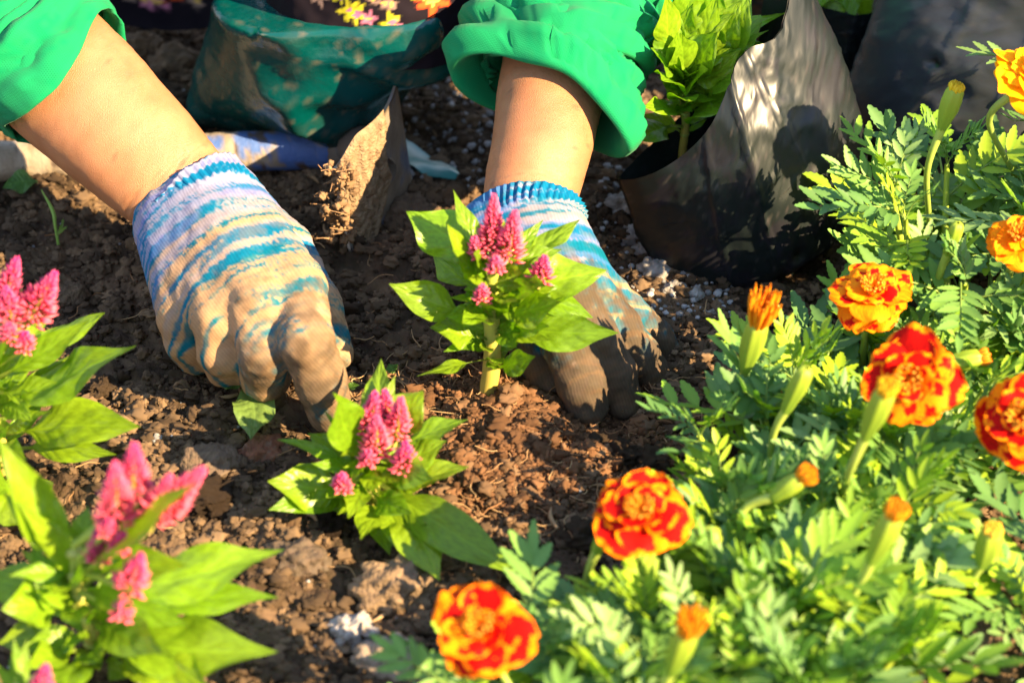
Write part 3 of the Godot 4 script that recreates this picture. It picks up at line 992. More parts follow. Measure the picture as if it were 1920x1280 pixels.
	for s in 31:
		for k in 2:
			for j in 5:
				var u := s / 30.0
				var w := (j / 4.0 - 0.5) * lerpf(0.026, 0.030, u) * (1.0 if u < 0.86 else lerpf(1.0, 0.15, (u - 0.86) / 0.14))
				var p := from_a.lerp(to_a, u) + side * w
				p.y = soil(p.x, p.z) + 0.013 + 0.0015 * sin(u * 14.0 + j) + 0.0022 * (1.0 - absf(j - 2.0) / 2.0) - (0.001 if k else 0.0)
				g.put(p, Vector2(j / 4.0, u), Color(0.07, 0.27, 0.25).lerp(Color(0.30, 0.38, 0.33), smoothstep(0.0, 0.4, n3(p, 50.0))) if j != 1 else Color(0.42, 0.52, 0.46))
	for s in 30:
		for k in 2:
			for j in 4:
				var a := s * 10 + k * 5 + j
				g.quad(a, a + 1, a + 11, a + 10)
	tag(part("plastic_strip", g, M.strip), "flat teal plastic strip lying on the soil behind the hoe blade", "strip")
# ---------------------------------------------------------------- black nursery bags
# A bag is a wall of thin crumpled film from the base to the rim, an inner side, a base and the potting soil in it.
func make_bag(label: String, foot: Vector3, top: Vector3, radii: Array, rim: Callable, flat: float, turn: float, seed_at: float, fill: float, holes: Array, film := Color(0.011, 0.012, 0.015)) -> Node3D:
	var bag := thing("nursery_bag", label, "bag", foot)
	var axis := top - foot
	var b := frame_of(axis, Vector3(sin(turn), 0.0, cos(turn)))
	var sides := 120
	var rows := 60
	var dents := []
	for h in holes: dents.append(h)
	for layer in 2:
		var g := Geo.new()
		for s in rows + 1:
			var f := float(s) / rows
			for k in sides + 1:
				var w := TAU * (k % sides) / sides
				var high: float = f * (1.0 + rim.call(w))
				var cr := pow(absf(cos(w)), 1.35) ; var sr := pow(absf(sin(w)), 1.35)
				var r := value_at(radii, minf(f, 1.0)) / pow(cr + sr * pow(1.0 / flat, 1.35), 1.0 / 1.35)
				r *= smoothstep(0.0, 0.10, f) * 0.72 + 0.28 if f < 0.10 else 1.0
				var q := (b.z * (high * axis.length()) + (b.x * cos(w) + b.y * sin(w)) * r) * 15.0 + Vector3.ONE * seed_at
				var crease := 1.0 - clampf(absf(n3(q, 1.7)) * 5.0, 0.0, 1.0)
				var push := 0.0060 * n3(q, 0.45) + 0.0010 * crease + 0.0006 * (1.0 - clampf(absf(n3(q + Vector3(5, 0, 0), 3.2)) * 6.0, 0.0, 1.0))
				push += 0.0035 * exp(-pow(angle_difference(w, 1.30 + 0.25 * high) / 0.030, 2.0)) + 0.0022 * exp(-pow(angle_difference(w, 2.45 - 0.35 * high) / 0.03, 2.0)) + 0.002 * exp(-pow(angle_difference(w, 0.55 + 0.5 * high) / 0.03, 2.0))   # the fold left from the flat film
				for h in dents:                                            # vent holes pucker the film
					var dd := Vector2(angle_difference(w, h.x) * r, (high - h.y) * axis.length()).length()
					push -= 0.0045 * exp(-pow(dd / 0.0045, 2.0))
				var p := foot + b.z * (high * axis.length()) + (b.x * cos(w) + b.y * sin(w)) * (r + push - (0.0012 if layer else 0.0))
				p.y = maxf(p.y, soil(p.x, p.z) + 0.001)
				var dust := smoothstep(0.10, 0.5, n3(p, 26.0) + 0.35 * n3(p, 120.0))
				var col := film.lerp(Color(0.13, 0.115, 0.095), 0.02 * dust + 0.22 * smoothstep(0.42, 0.6, n3(p, 260.0)))
				for h in dents:
					var dd := Vector2(angle_difference(w, h.x) * r, (high - h.y) * axis.length()).length()
					if dd < 0.0028: col = Color(0.006, 0.004, 0.003)
				g.put(p, Vector2(float(k) / sides, f), col)
		g.sheet(sides, rows, 0)
		if layer == 0:                                                     # close the base
			var m := g.put(foot + UP * 0.001, Vector2.ZERO, Color(0.02, 0.02, 0.02))
			for k in sides: g.tri(m, k, k + 1)
		part("film" if layer == 0 else "inner_film", g, M.plastic, bag)
	var g := Geo.new()
	var mid := g.put(foot + b.z * (fill * axis.length() + 0.001), Vector2.ZERO, Color(0.07, 0.045, 0.028))
	for ring in range(1, 9):
		for k in 41:
			var w := TAU * (k % 40) / 40.0
			var r := value_at(radii, fill) / pow(pow(absf(cos(w)), 1.35) + pow(absf(sin(w)) / flat, 1.35), 1.0 / 1.35) * ring / 8.0 * 0.985
			var p := foot + b.z * (fill * axis.length()) + (b.x * cos(w) + b.y * sin(w)) * r
			p += b.z * (0.005 * n3(p, 50.0) + 0.004 * n3(p, 150.0))
			var col := soil_tone(p.x + 3.0, p.z)
			g.put(p, Vector2(p.x, p.z), Color(col.r * 0.8, col.g * 0.8, col.b * 0.8))
	for k in 40: g.tri(mid, 2 + k, 1 + k)
	for ring in 7:
		for k in 40:
			var a := 1 + ring * 41 + k
			g.quad(a, a + 1, a + 42, a + 41)
	part("potting_soil", g, M.soil, bag)
	return bag

func build_bags() -> void:
	# the near bag slumps forward, its rim flaring up into a corner at the right
	var rim := func(w: float) -> float:
		return 0.68 * exp(-pow(angle_difference(w, 3.25) / 0.55, 2.0)) + 0.40 * exp(-pow(angle_difference(w, 2.0) / 0.75, 2.0)) - 0.10 * exp(-pow(angle_difference(w, 0.2) / 0.6, 2.0)) + 0.02 * sin(3.0 * w)
	var at := rest(1472, 505, -0.004)
	make_bag("slumped black nursery bag with a raised rim corner, the one nearest the hands", at, at + Vector3(-0.046, 0.112, -0.030), [0.058, 0.077, 0.086, 0.088, 0.087, 0.086], rim, 0.58, 0.25, 2.0, 0.60, [Vector2(1.35, 0.10), Vector2(1.75, 0.20), Vector2(2.75, 0.45)])
	rim = func(w: float) -> float: return 0.05 * sin(2.0 * w + 1.0)
	at = rest(1765, 300, -0.004)
	make_bag("large dusty black nursery bag with two vent holes, behind the tallest marigold bud", at, at + Vector3(0.045, 0.21, -0.02), [0.072, 0.092, 0.094, 0.092, 0.090, 0.090], rim, 0.95, 0.1, 9.0, 0.9, [Vector2(1.05, 0.42), Vector2(0.75, 0.48), Vector2(0.8, 0.06)], Color(0.034, 0.039, 0.045))
	at = rest(1535, 170, -0.004)
	make_bag("shaded black nursery bag standing between the two other bags", at, at + Vector3(0.0, 0.10, -0.01), [0.055, 0.064, 0.066, 0.066, 0.066], rim, 0.95, 0.2, 15.0, 0.75, [])
	at = rest(905, -60, -0.004)
	make_bag("dark grey bag lying behind the right sleeve near the boot", at, at + Vector3(0.02, 0.10, -0.02), [0.035, 0.045, 0.045, 0.04], rim, 0.9, 0.0, 21.0, 0.8, [])
# ---------------------------------------------------------------- celosia seedlings
func tint_leaf(bright := 1.0) -> Color:
	var a := rng.randf()
	var c := Color(0.21, 0.41, 0.018).lerp(Color(0.34, 0.52, 0.022), a)
	return Color(c.r * bright, c.g * bright, c.b * bright)

# one blade: from base to tip, w wide at its broadest, arched upwards by sag x length, turned about its axis by roll degrees
func leaf_geo(base: Vector3, tip: Vector3, w: float, sag: float, roll: float, col: Color, broad := 0.42, stalk := 0.16) -> Geo:
	var g := Geo.new()
	var axis := tip - base
	var length := axis.length()
	var b0 := frame_of(axis, Vector3(0.0, 1.0, 0.6))
	b0 = Basis(b0.z, deg_to_rad(roll)) * b0
	var s0 := rng.randf() * 40.0
	var ctrl := base.lerp(tip, 0.45) + b0.y * (sag * 0.5 * length)
	var bend := rng.randf_range(-0.10, 0.10) * length
	var nv := 22
	var nu := 10
	for b in nv + 1:
		var t := float(b) / nv
		var p := base * (1.0 - t) * (1.0 - t) + ctrl * 2.0 * t * (1.0 - t) + tip * t * t + b0.x * bend * sin(PI * t) 
		var d := (ctrl - base) * (1.0 - t) + (tip - ctrl) * t
		var f := frame_of(d, b0.y)
		var tt := clampf((t - stalk) / (1.0 - stalk), 0.0, 1.0)
		var peak := pow(tt, log(0.5) / log(broad))
		var half := w * 0.42 * pow(sin(PI * clampf(peak, 0.0, 1.0)), 0.9) * (1.0 - 0.36 * smoothstep(0.5, 0.97, tt))
		half *= 1.0 + 0.08 * n2(t * 4.0, s0, 1.0) + 0.02 * sin(t * 17.0 + s0)
		half = maxf(half, lerpf(0.0016, 0.0010, minf(t / maxf(stalk, 0.05), 1.0)) if t < 0.9 else 0.0002)
		for a in nu + 1:
			var s := 2.0 * a / nu - 1.0
			var ripple := 0.11 * w * sin(t * 11.0 + s0 + (1.6 if s > 0.0 else 0.0)) * s * s + 0.05 * w * n2(s * 2.0 + s0, t * 5.0, 1.0)
			var cup := 0.16 * absf(s) - 0.05 * s * s
			var puff := 0.010 * w * cos((t - absf(s) * 0.16) * 9.0 * TAU) * absf(s) * (1.0 - absf(s)) * 4.0
			var q := p + f.x * (s * half) + f.y * (half * cup + ripple * minf(half / (w * 0.35), 1.0) + puff)
			var rim := 1.0 + 0.10 * n2(s * 3.0 + s0, t * 6.0, 1.0)
			var c := col if t > stalk * 0.9 else col.lerp(Color(0.40, 0.48, 0.12), 0.7)
			g.put(q, Vector2(0.5 + 0.5 * s, t), Color(c.r * rim, c.g * rim, c.b * rim))
	g.sheet(nu, nv, 0)
	return g

# a flower spike: bracts in spirals round a cone, smaller towards the tip
func spike_geo(base: Vector3, tip: Vector3, radius: float, low: Color, high: Color) -> Geo:
	var g := Geo.new()
	var axis := tip - base
	var length := axis.length()
	var b := frame_of(axis, Vector3.BACK)
	add_tube(g, [base - axis * 0.25, base + axis * 0.5, base + axis * 0.92], [0.0014, 0.0013, 0.0005], 6, 4, Color(0.42, 0.36, 0.08))
	var n := int(clampf(length / 0.045, 0.3, 1.3) * 230.0)
	for k in n:
		var t := pow(float(k) / n, 0.85)
		var w := k * 2.39996 + rng.randf_range(-0.3, 0.3)
		var env := radius * pow(1.0 - t, 0.72) * (0.75 + 0.35 * n2(t * 7.0, w * 0.8 + length * 90.0, 1.0)) + 0.0008
		var size := lerpf(0.0058, 0.0030, t) * rng.randf_range(0.8, 1.25)
		var dir := (b.x * cos(w) + b.y * sin(w))
		var root := base + axis * t * 0.93 + dir * env * 0.35
		var aim := (dir * (0.95 - 0.55 * t) + b.z * (0.55 + 0.6 * t)).normalized()
		var f := frame_of(aim, b.z)
		var end := root + aim * (env * 0.65 + size)
		var col := low.lerp(high, clampf(t + rng.randf_range(-0.25, 0.25), 0.0, 1.0))
		var pale := col.lerp(Color(0.92, 0.48, 0.52), rng.randf_range(0.05, 0.42))
		var wide := size * 0.24
		var c0 := g.put(root, Vector2.ZERO, pale.lerp(Color(0.75, 0.55, 0.10), 0.5 * (1.0 - t)))
		var m := root.lerp(end, 0.55)
		var c1 := g.put(m + f.x * wide, Vector2.ZERO, col)
		var c2 := g.put(m - f.x * wide, Vector2.ZERO, col)
		var c3 := g.put(m + f.y * wide * 0.8, Vector2.ZERO, col)
		var c4 := g.put(m - f.y * wide * 0.8, Vector2.ZERO, col)
		var c5 := g.put(end, Vector2.ZERO, pale)
		for q in [[c1, c3], [c3, c2], [c2, c4], [c4, c1]]:
			g.tri(c0, q[1], q[0])
			g.tri(c5, q[0], q[1])
	return g

# leaves: [share of the stem, tip x, tip y, depth from the stem in cm, width in cm, roll, arch in hundredths]; spikes: [share of the stem, base x, base y, tip x, tip y, depth, radius in mm]
func celosia(label: String, base: Vector3, height: float, lean: Vector3, leaves: Array, spikes: Array, bright := 1.0, thickness := 0.0042) -> Node3D:
	var plant := thing("celosia_plant", label, "plant", base)
	var top := base + UP * height + lean
	var stem := [base - UP * 0.01, base.lerp(top, 0.35) + Vector3(0.002, 0, 0), base.lerp(top, 0.7) - Vector3(0.002, 0, 0), top]
	var g := Geo.new()
	add_tube(g, stem, [thickness, thickness * 0.95, thickness * 0.8, thickness * 0.4], 12, 26, Color(0.50, 0.36, 0.08), 0.10, Color(0.38, 0.48, 0.07))
	for k in (5 if thickness < 0.005 else 0):                      # leaf joints
		var at := curve_at(stem, 0.25 + 0.16 * k)
		var l := lump_geo(4, k * 3.0, 0.25)
		var from := g.v.size()
		for p in l.v: g.put(at + p * thickness * 1.12, Vector2.ZERO, Color(0.40, 0.43, 0.09))
		for n in l.i: g.i.append(n + from)
	part("stem", g, M.stem, plant)
	for r in leaves:
		var from := curve_at(stem, r[0])
		var tip := spot_z(r[1], r[2], base.z + r[3] * 0.01)
		if tip.y < soil(tip.x, tip.z) + 0.020: tip = over(r[1], r[2], 0.020)
		part("leaf", leaf_geo(from, tip, r[4] * 0.01, r[6] * 0.01, r[5], tint_leaf(bright * (r[7] if r.size() > 7 else 1.0)), rng.randf_range(0.38, 0.50), clampf(0.026 / from.distance_to(tip), 0.14, 0.40)), M.leaf, plant)
	for r in leaves:                                               # a smaller leaf beside each
		var from := curve_at(stem, clampf(r[0] + rng.randf_range(-0.08, 0.10), 0.2, 0.95))
		var reach := spot_z(r[1], r[2], base.z + r[3] * 0.01) - from
		var tip := from + (Basis(UP, rng.randf_range(0.35, 0.75) * (1.0 if rng.randf() < 0.5 else -1.0)) * reach) * rng.randf_range(0.5, 0.75) + UP * rng.randf_range(-0.004, 0.014)
		tip.y = maxf(tip.y, soil(tip.x, tip.z) + 0.018)
		part("leaf", leaf_geo(from, tip, r[4] * 0.01 * rng.randf_range(0.5, 0.75), rng.randf_range(0.06, 0.2), rng.randf_range(-25, 25), tint_leaf(bright), rng.randf_range(0.40, 0.5), 0.22), M.leaf, plant)
	for s in spikes:
		var z: float = base.z + s[5] * 0.01
		var sb := spot_z(s[1], s[2], z)
		var st := spot_z(s[3], s[4], z + 0.004)
		g = spike_geo(sb, st, s[6] * 0.001, Color(0.86, 0.11, 0.16), Color(0.82, 0.06, 0.23) if s.size() < 8 else Color(0.76, 0.022, 0.23))
		var flower := part("flower_spike", g, M.bract, plant)
		g = Geo.new()
		var root := curve_at(stem, s[0])
		add_tube(g, [root, root.lerp(sb, 0.5) + (st - sb).normalized() * 0.002, sb], [0.0019, 0.0016, 0.0014], 8, 8, Color(0.38, 0.46, 0.07))
		part("flower_stalk", g, M.stem, flower)
	# small young leaves in the axils
	for k in 24:
		var t := 0.26 + 0.58 * k / 24.0
		var from := curve_at(stem, t)
		var w := k * 2.4 + base.x * 50.0
		var far := rng.randf_range(0.016, 0.040) * (0.7 + height * 3.0)
		var tip := from + Vector3(cos(w) * far, far * rng.randf_range(0.4, 1.1), sin(w) * far)
		part("young_leaf", leaf_geo(from, tip, far * 0.38, rng.randf_range(-0.05, 0.25), rng.randf_range(-25, 25), tint_leaf(bright * 1.1)), M.leaf, plant)
	return plant

func build_celosias() -> void:
	# the seedling that is being planted
	celosia("celosia seedling with coral flower spikes standing upright between the two gloved hands", rest(908, 756, -0.004), 0.128, Vector3(0.010, 0, -0.004), [
		[0.72, 761, 396, -3.0, 3.7, -20, 4, 1.25], [0.66, 838, 420, 0.5, 2.1, 25, 6], [0.70, 876, 418, -2.5, 2.2, 0, 10], [0.52, 729, 532, 0.0, 2.9, -14, 14], [0.40, 806, 614, 1.5, 2.6, 10, 22],
		[0.30, 781, 706, 2.5, 1.5, 40, 26], [0.78, 1087, 412, -3.0, 2.3, -25, 2], [0.60, 1138, 506, -2.0, 4.2, -10, 10, 1.2], [0.52, 1052, 566, 3.0, 2.7, 10, 16], [0.48, 1160, 624, 2.5, 2.9, 15, 22],
		[0.44, 1128, 634, -0.5, 3.2, 0, 14], [0.36, 1030, 612, 3.5, 2.3, 10, 20], [0.26, 1004, 668, 3.0, 2.0, 25, 24], [0.62, 1112, 596, 0.5, 2.5, 0, 22], [0.80, 978, 512, 2.0, 1.5, 10, 16],
		[0.84, 922, 488, 1.5, 1.2, -30, 8], [0.88, 948, 452, 1.0, 1.1, 20, 10], [0.45, 822, 610, -3.0, 2.7, 0, 12, 0.8], [0.60, 812, 480, -3.5, 2.4, 0, 8], [0.62, 880, 545, 2.5, 1.6, 40, 18],
		[0.90, 935, 402, -1.5, 1.0, 30, 4], [0.86, 988, 470, -0.5, 1.0, -60, 4], [0.62, 848, 468, 1.5, 2.0, 15, 8], [0.50, 1002, 548, 4.0, 2.3, 0, 16], [0.56, 866, 606, 3.5, 1.7, 0, 18], [0.66, 1024, 536, 3.0, 2.1, -10, 14], [0.42, 968, 652, 4.0, 1.9, 10, 24], [0.50, 900, 566, 4.0, 1.6, 20, 10], [0.60, 968, 566, 4.5, 1.8, -20, 12], [0.70, 888, 476, 2.5, 1.6, 10, 6], [0.55, 1090, 540, -1.0, 2.2, -30, 18]],
		[[0.92, 920, 482, 926, 362, 0.0, 9.5], [0.90, 951, 488, 966, 394, 0.6, 8.5], [0.72, 1012, 528, 1022, 482, 0.8, 5.5, 1], [0.66, 902, 566, 905, 538, 2.2, 3.0], [0.84, 898, 480, 890, 448, 0.2, 4.0], [0.86, 929, 506, 930, 488, 2.0, 4.0]], 1.0, 0.0058)
	# the one below the hands, already planted
	celosia("low celosia seedling with five pink spikes, planted just below the seedling in hand", rest(692, 985, -0.004), 0.070, Vector3(0.006, 0, -0.004), [
		[0.55, 519, 824, 0.0, 1.5, 35, 24], [0.60, 577, 812, -2.0, 2.1, -20, 10], [0.45, 501, 902, 1.5, 3.5, -8, 18], [0.25, 503, 956, 3.0, 2.7, 0, 20], [0.75, 633, 752, 2.0, 3.2, 10, -6],
		[0.85, 714, 672, -5.0, 1.9, -15, 4], [0.80, 794, 732, -1.5, 3.0, 12, 2], [0.70, 878, 786, -2.0, 2.0, -25, 8], [0.60, 838, 826, -0.5, 2.3, -10, 8], [0.55, 880, 874, 1.0, 2.2, -20, 8],
		[0.70, 812, 898, 4.0, 2.6, 30, 30], [0.55, 985, 1082, 5.0, 3.3, 6, 40], [0.35, 824, 1088, 5.5, 3.6, -6, 36], [0.35, 676, 1012, 5.5, 2.5, 0, 30], [0.50, 652, 972, 4.5, 1.9, 0, 34],
		[0.45, 772, 962, 4.5, 2.2, 10, 26], [0.65, 700, 925, 4.0, 1.6, 0, 26], [0.72, 660, 905, 3.5, 1.5, 40, 30], [0.30, 800, 985, 4.0, 2.4, 0, 14], [0.62, 610, 870, -0.5, 2.0, 0, 16], [0.55, 750, 905, 3.5, 1.8, -20, 24]],
		[[0.9, 692, 812, 703, 736, -0.5, 8.0, 1], [0.9, 722, 800, 722, 732, -1.5, 7.5, 1], [0.9, 742, 818, 752, 746, 0.0, 7.5], [0.85, 706, 852, 705, 780, 1.0, 8.5], [0.8, 758, 884, 760, 832, 2.0, 7.5, 1], [0.7, 692, 868, 690, 848, 1.6, 4.5], [0.6, 641, 918, 640, 892, 2.5, 3.5, 1]])
	# at the left edge
	celosia("broad leaved celosia with feathery magenta plumes at the bed's edge beside the left glove", rest(8, 905, -0.004), 0.105, Vector3(0.0, 0, -0.004), [
		[0.62, 196, 586, -2.5, 3.4, -30, 4, 1.25], [0.72, 166, 600, -0.5, 2.0, 20, 14], [0.50, 254, 648, 1.0, 4.1, -22, 6, 1.1], [0.36, 262, 800, 3.0, 4.2, -10, 12], [0.28, 218, 852, 2.5, 2.0, 20, 16],
		[0.60, 12, 640, 3.5, 2.9, 0, 2], [0.70, 108, 716, 1.5, 2.0, 0, 12], [0.25, 98, 998, 6.0, 4.4, 0, 22], [0.22, 36, 972, 4.0, 3.2, 0, 20], [0.40, -120, 800, 1.0, 3.5, 0, 12], [0.5, -100, 680, 0.0, 3.5, 10, 8], [0.56, 60, 790, 3.5, 2.0, 0, 22], [0.3, -60, 960, 4.0, 3.4, 0, 14]],
		[[0.9, 52, 602, 103, 510, 0.5, 12.5, 1], [0.95, -2, 590, 32, 482, -0.5, 11.5, 1], [0.8, 22, 606, 10, 540, 1.0, 9.0, 1], [0.78, 46, 656, 46, 626, 1.5, 4.5, 1], [0.75, 20, 640, 16, 610, 1.6, 5.0]], 1.05)
	# nearest the camera
	celosia("big celosia with pale pink plumes nearest the camera, its leaves spread over the soil", rest(172, 1250, -0.004), 0.095, Vector3(0.002, 0, -0.004), [
		[0.60, -4, 822, -2.0, 3.0, 20, 12], [0.72, 371, 904, 3.5, 2.9, -35, 6], [0.55, 532, 1030, -2.0, 4.0, -20, 16, 1.1], [0.45, 522, 1120, 0.0, 3.0, -18, 12], [0.36, 520, 1222, 3.5, 4.4, -6, 14],
		[0.40, 306, 1226, 5.5, 2.8, 0, 26, 0.8], [0.45, 2, 1142, 2.5, 3.4, 0, 22, 1.1], [0.52, 62, 1078, 0.5, 3.2, 0, 20], [0.25, -6, 1205, 0.0, 2.8, 0, 14, 0.85], [0.20, 48, 1252, 3.5, 2.2, 0, 20],
		[0.22, 398, 1300, 5.5, 4.2, 0, 18], [0.20, 120, 1300, 5.0, 3.4, 0, 16], [0.62, 108, 1034, -2.0, 1.5, 0, 10], [0.76, 163, 948, -3.0, 1.9, 10, 4], [0.15, 238, 1272, 2.5, 1.5, 20, 20],
		[0.55, 250, 1140, 4.0, 2.0, 0, 24], [0.60, 350, 1060, 1.5, 2.4, 10, 18], [0.48, 150, 1170, 4.0, 1.8, 0, 24], [0.4, -40, 1080, -1.0, 3.0, 0, 14]],
		[[0.95, 218, 985, 214, 866, 1.0, 11.5], [0.95, 246, 942, 252, 830, -0.5, 10.5, 1], [0.85, 296, 962, 384, 876, 0.5, 10.0], [0.85, 288, 975, 318, 890, 0.2, 8.0], [0.75, 238, 1108, 264, 1040, 2.5, 9.0, 1], [0.7, 226, 1030, 230, 1006, 1.8, 4.0], [0.8, 186, 1050, 180, 1000, 0.5, 4.5, 1], [0.6, 230, 1155, 231, 1134, 3.0, 4.0], [0.8, 200, 1000, 204, 976, 1.5, 3.6, 1]], 1.08)
	celosia("celosia of which only a pink spike tip rises into view under the broad bottom leaves", rest(60, 1420, -0.004), 0.06, Vector3.ZERO, [
		[0.5, -60, 1380, 2.0, 3.0, 0, 12], [0.5, 190, 1390, 2.0, 3.0, 0, 12], [0.4, 60, 1480, 4.0, 3.0, 0, 10]], [[0.95, 68, 1330, 86, 1246, 0.5, 8.0, 1]])
	# in the bags
	celosia("leafy celosia growing out of the nearest black bag beside the right sleeve", rest(1425, 480) + Vector3(-0.058, 0.066, -0.030), 0.075, Vector3(0.0, 0.0, -0.005), [
		[0.45, 1364, 204, 3.5, 4.4, -5, 16, 1.05], [0.60, 1412, 188, 2.0, 4.4, -15, 12], [0.60, 1432, 126, -2.0, 2.1, 0, 10], [0.75, 1498, 10, -3.0, 2.4, -30, 10], [0.75, 1388, 2, -1.0, 3.9, 10, 4],
		[0.65, 1390, 92, 1.0, 2.0, 20, 14], [0.30, 1196, 262, 3.0, 3.0, 0, 14, 0.8], [0.45, 1206, 200, 4.0, 2.2, 0, 22], [0.85, 1300, -40, -1.0, 3.0, 0, 6], [0.80, 1250, -10, 0.0, 2.6, 0, 8], [0.85, 1350, -50, -2.0, 3.0, 0, 6],
		[0.7, 1220, 90, 2.0, 2.6, 20, 10], [0.6, 1330, 130, 3.0, 2.8, 0, 18], [0.5, 1290, 190, 5.0, 2.6, 0, 18], [0.7, 1345, 60, 1.0, 3.4, 0, 10], [0.62, 1275, 62, 2.0, 3.0, 0, 12], [0.8, 1430, 40, -2.0, 3.2, 0, 10], [0.66, 1240, 150, 4.0, 3.0, 0, 16], [0.75, 1462, 96, -1.0, 4.0, 0, 10], [0.8, 1325, 8, -2.0, 4.2, 0, 8], [0.7, 1242, 30, 0.0, 3.8, 0, 10], [0.85, 1410, -24, -2.0, 4.2, 0, 8], [0.6, 1395, 150, 2.5, 3.6, 0, 14]],
		[], 1.1, 0.003)
	celosia("celosia behind the bags whose round leaves hang over the dark rim", rest(1535, 170) + Vector3(0.0, 0.074, -0.01), 0.09, Vector3.ZERO, [
		[0.50, 1470, 58, 3.0, 3.6, 0, 16], [0.55, 1565, 62, 5.0, 4.0, 0, 20], [0.6, 1510, 40, 5.0, 3.4, 0, 16], [0.6, 1600, 40, 5.0, 3.2, 0, 16], [0.65, 1564, 22, 2.0, 3.2, 0, 12], [0.6, 1630, 48, 3.0, 3.2, 0, 14, 0.85], [0.8, 1604, -20, 1.0, 3.4, 0, 8], [0.8, 1500, -10, 0.0, 3.4, 0, 10], [0.7, 1450, 10, 1.0, 2.6, 0, 14]], [], 1.05)
# ---------------------------------------------------------------- marigolds
var leaf_kinds := []
var petal_kinds := []

func make_leaf_kinds() -> void:                                 # feather leaves one unit long along +z, normal +y
	for kind in 14:
		var g := Geo.new()
		var pairs := 4 + kind % 4
		var arch := rng.randf_range(0.05, 0.20)
		var spine := func(t: float) -> Vector3: return Vector3(0.06 * sin(t * 2.0 + kind), arch * 4.0 * t * (1.0 - t) * 0.6 - 0.03 * t, t)
		var col: Color = [Color(0.095, 0.215, 0.052), Color(0.14, 0.285, 0.052), Color(0.18, 0.34, 0.026), Color(0.25, 0.40, 0.020), Color(0.185, 0.32, 0.095)][kind % 5]
		add_tube(g, [spine.call(0.0), spine.call(0.35), spine.call(0.7), spine.call(0.97)], [0.017, 0.013, 0.010, 0.004], 5, 10, Color(0.24, 0.36, 0.07))
		var slots := []
		for k in pairs:
			var t := lerpf(0.22, 0.84, float(k) / (pairs - 1))
			for side in [-1.0, 1.0]:
				slots.append([t + 0.03 * side * (1 if kind % 2 else -1), side, lerpf(0.40, 0.34, absf(t - 0.5) * 2.0) * rng.randf_range(0.85, 1.1), lerpf(1.15, 0.55, t)])
		slots.append([0.93, 0.0, 0.36, 0.0])
		for s in slots:
			var root: Vector3 = spine.call(s[0])
			var ang: float = s[3] * s[1] + rng.randf_range(-0.12, 0.12)
			var dir := Vector3(sin(ang), rng.randf_range(-0.10, 0.28), cos(ang)).normalized()
			var f := frame_of(dir, Vector3(-0.25 * s[1], 1.0, 0.0))
			var length: float = s[2]
			var half := length * rng.randf_range(0.10, 0.165)
			var from := g.v.size()
			var n := 12
			var tint := rng.randf_range(0.85, 1.2)
			var droop := rng.randf_range(-0.10, 0.16)
			for b in n + 1:
				var t := float(b) / n
				var w := half * pow(sin(PI * pow(t, 0.85)), 0.8) + 0.004
				if t > 0.15 and b % 2 == 1 and b < n: w *= 1.22
				if b == n: w = 0.0
				var mid := root + f.z * (t * length) - f.y * (droop * t * t * length)
				for j in 3:
					var e := j - 1.0
					g.put(mid + f.x * (w * e) + f.y * (w * 0.28 * absf(e)) + f.z * ((0.03 * length) if (b % 2 == 1 and j != 1) else 0.0), Vector2(j * 0.5, t), Color(col.r * tint, col.g * tint, col.b * tint) if j != 1 else Color(col.r * tint * 1.25, col.g * tint * 1.15, col.b * tint * 1.2))
			g.sheet(2, n, from)
		leaf_kinds.append(g.mesh())

func make_petal_kinds() -> void:                                # petals one unit long along +z, normal +y, wavy at the end
	for kind in 5:
		var g := Geo.new()
		var nu := 9
		var nv := 9
		for b in nv + 1:
			var t := float(b) / nv
			var w := lerpf(0.10, 0.50, smoothstep(0.0, 0.62, t)) * sqrt(maxf(1.0 - pow(maxf(t - 0.55, 0.0) / 0.5, 2.2), 0.02))
			for a in nu + 1:
				var s := 2.0 * a / nu - 1.0
				var frill := 0.045 * sin(s * 4.5 + kind * 1.9) * t * t + 0.012 * sin(s * 11.0 + kind) * t * t
				var notch := -0.07 * exp(-pow((s - 0.15 * (kind - 2)) / 0.22, 2.0)) * smoothstep(0.7, 1.0, t)
				g.put(Vector3(s * w, 0.22 * t * (1.0 - t) - 0.16 * t * t * (kind % 3) * 0.5 + frill + 0.10 * (s * s) * t * (1.0 if kind % 2 else -0.6), t + notch - 0.10 * s * s * t), Vector2(0.5 + 0.5 * s, t))
		g.sheet(nu, nv, 0)
		petal_kinds.append(g.mesh())

func cup_profile(r: float, h: float, neck: float) -> Array:
	return [Vector2(neck, 0.0), Vector2(neck * 1.3, h * 0.10), Vector2(r * 0.72, h * 0.28), Vector2(r * 0.98, h * 0.52), Vector2(r, h * 0.74), Vector2(r * 0.90, h * 0.92), Vector2(r * 0.70, h)]

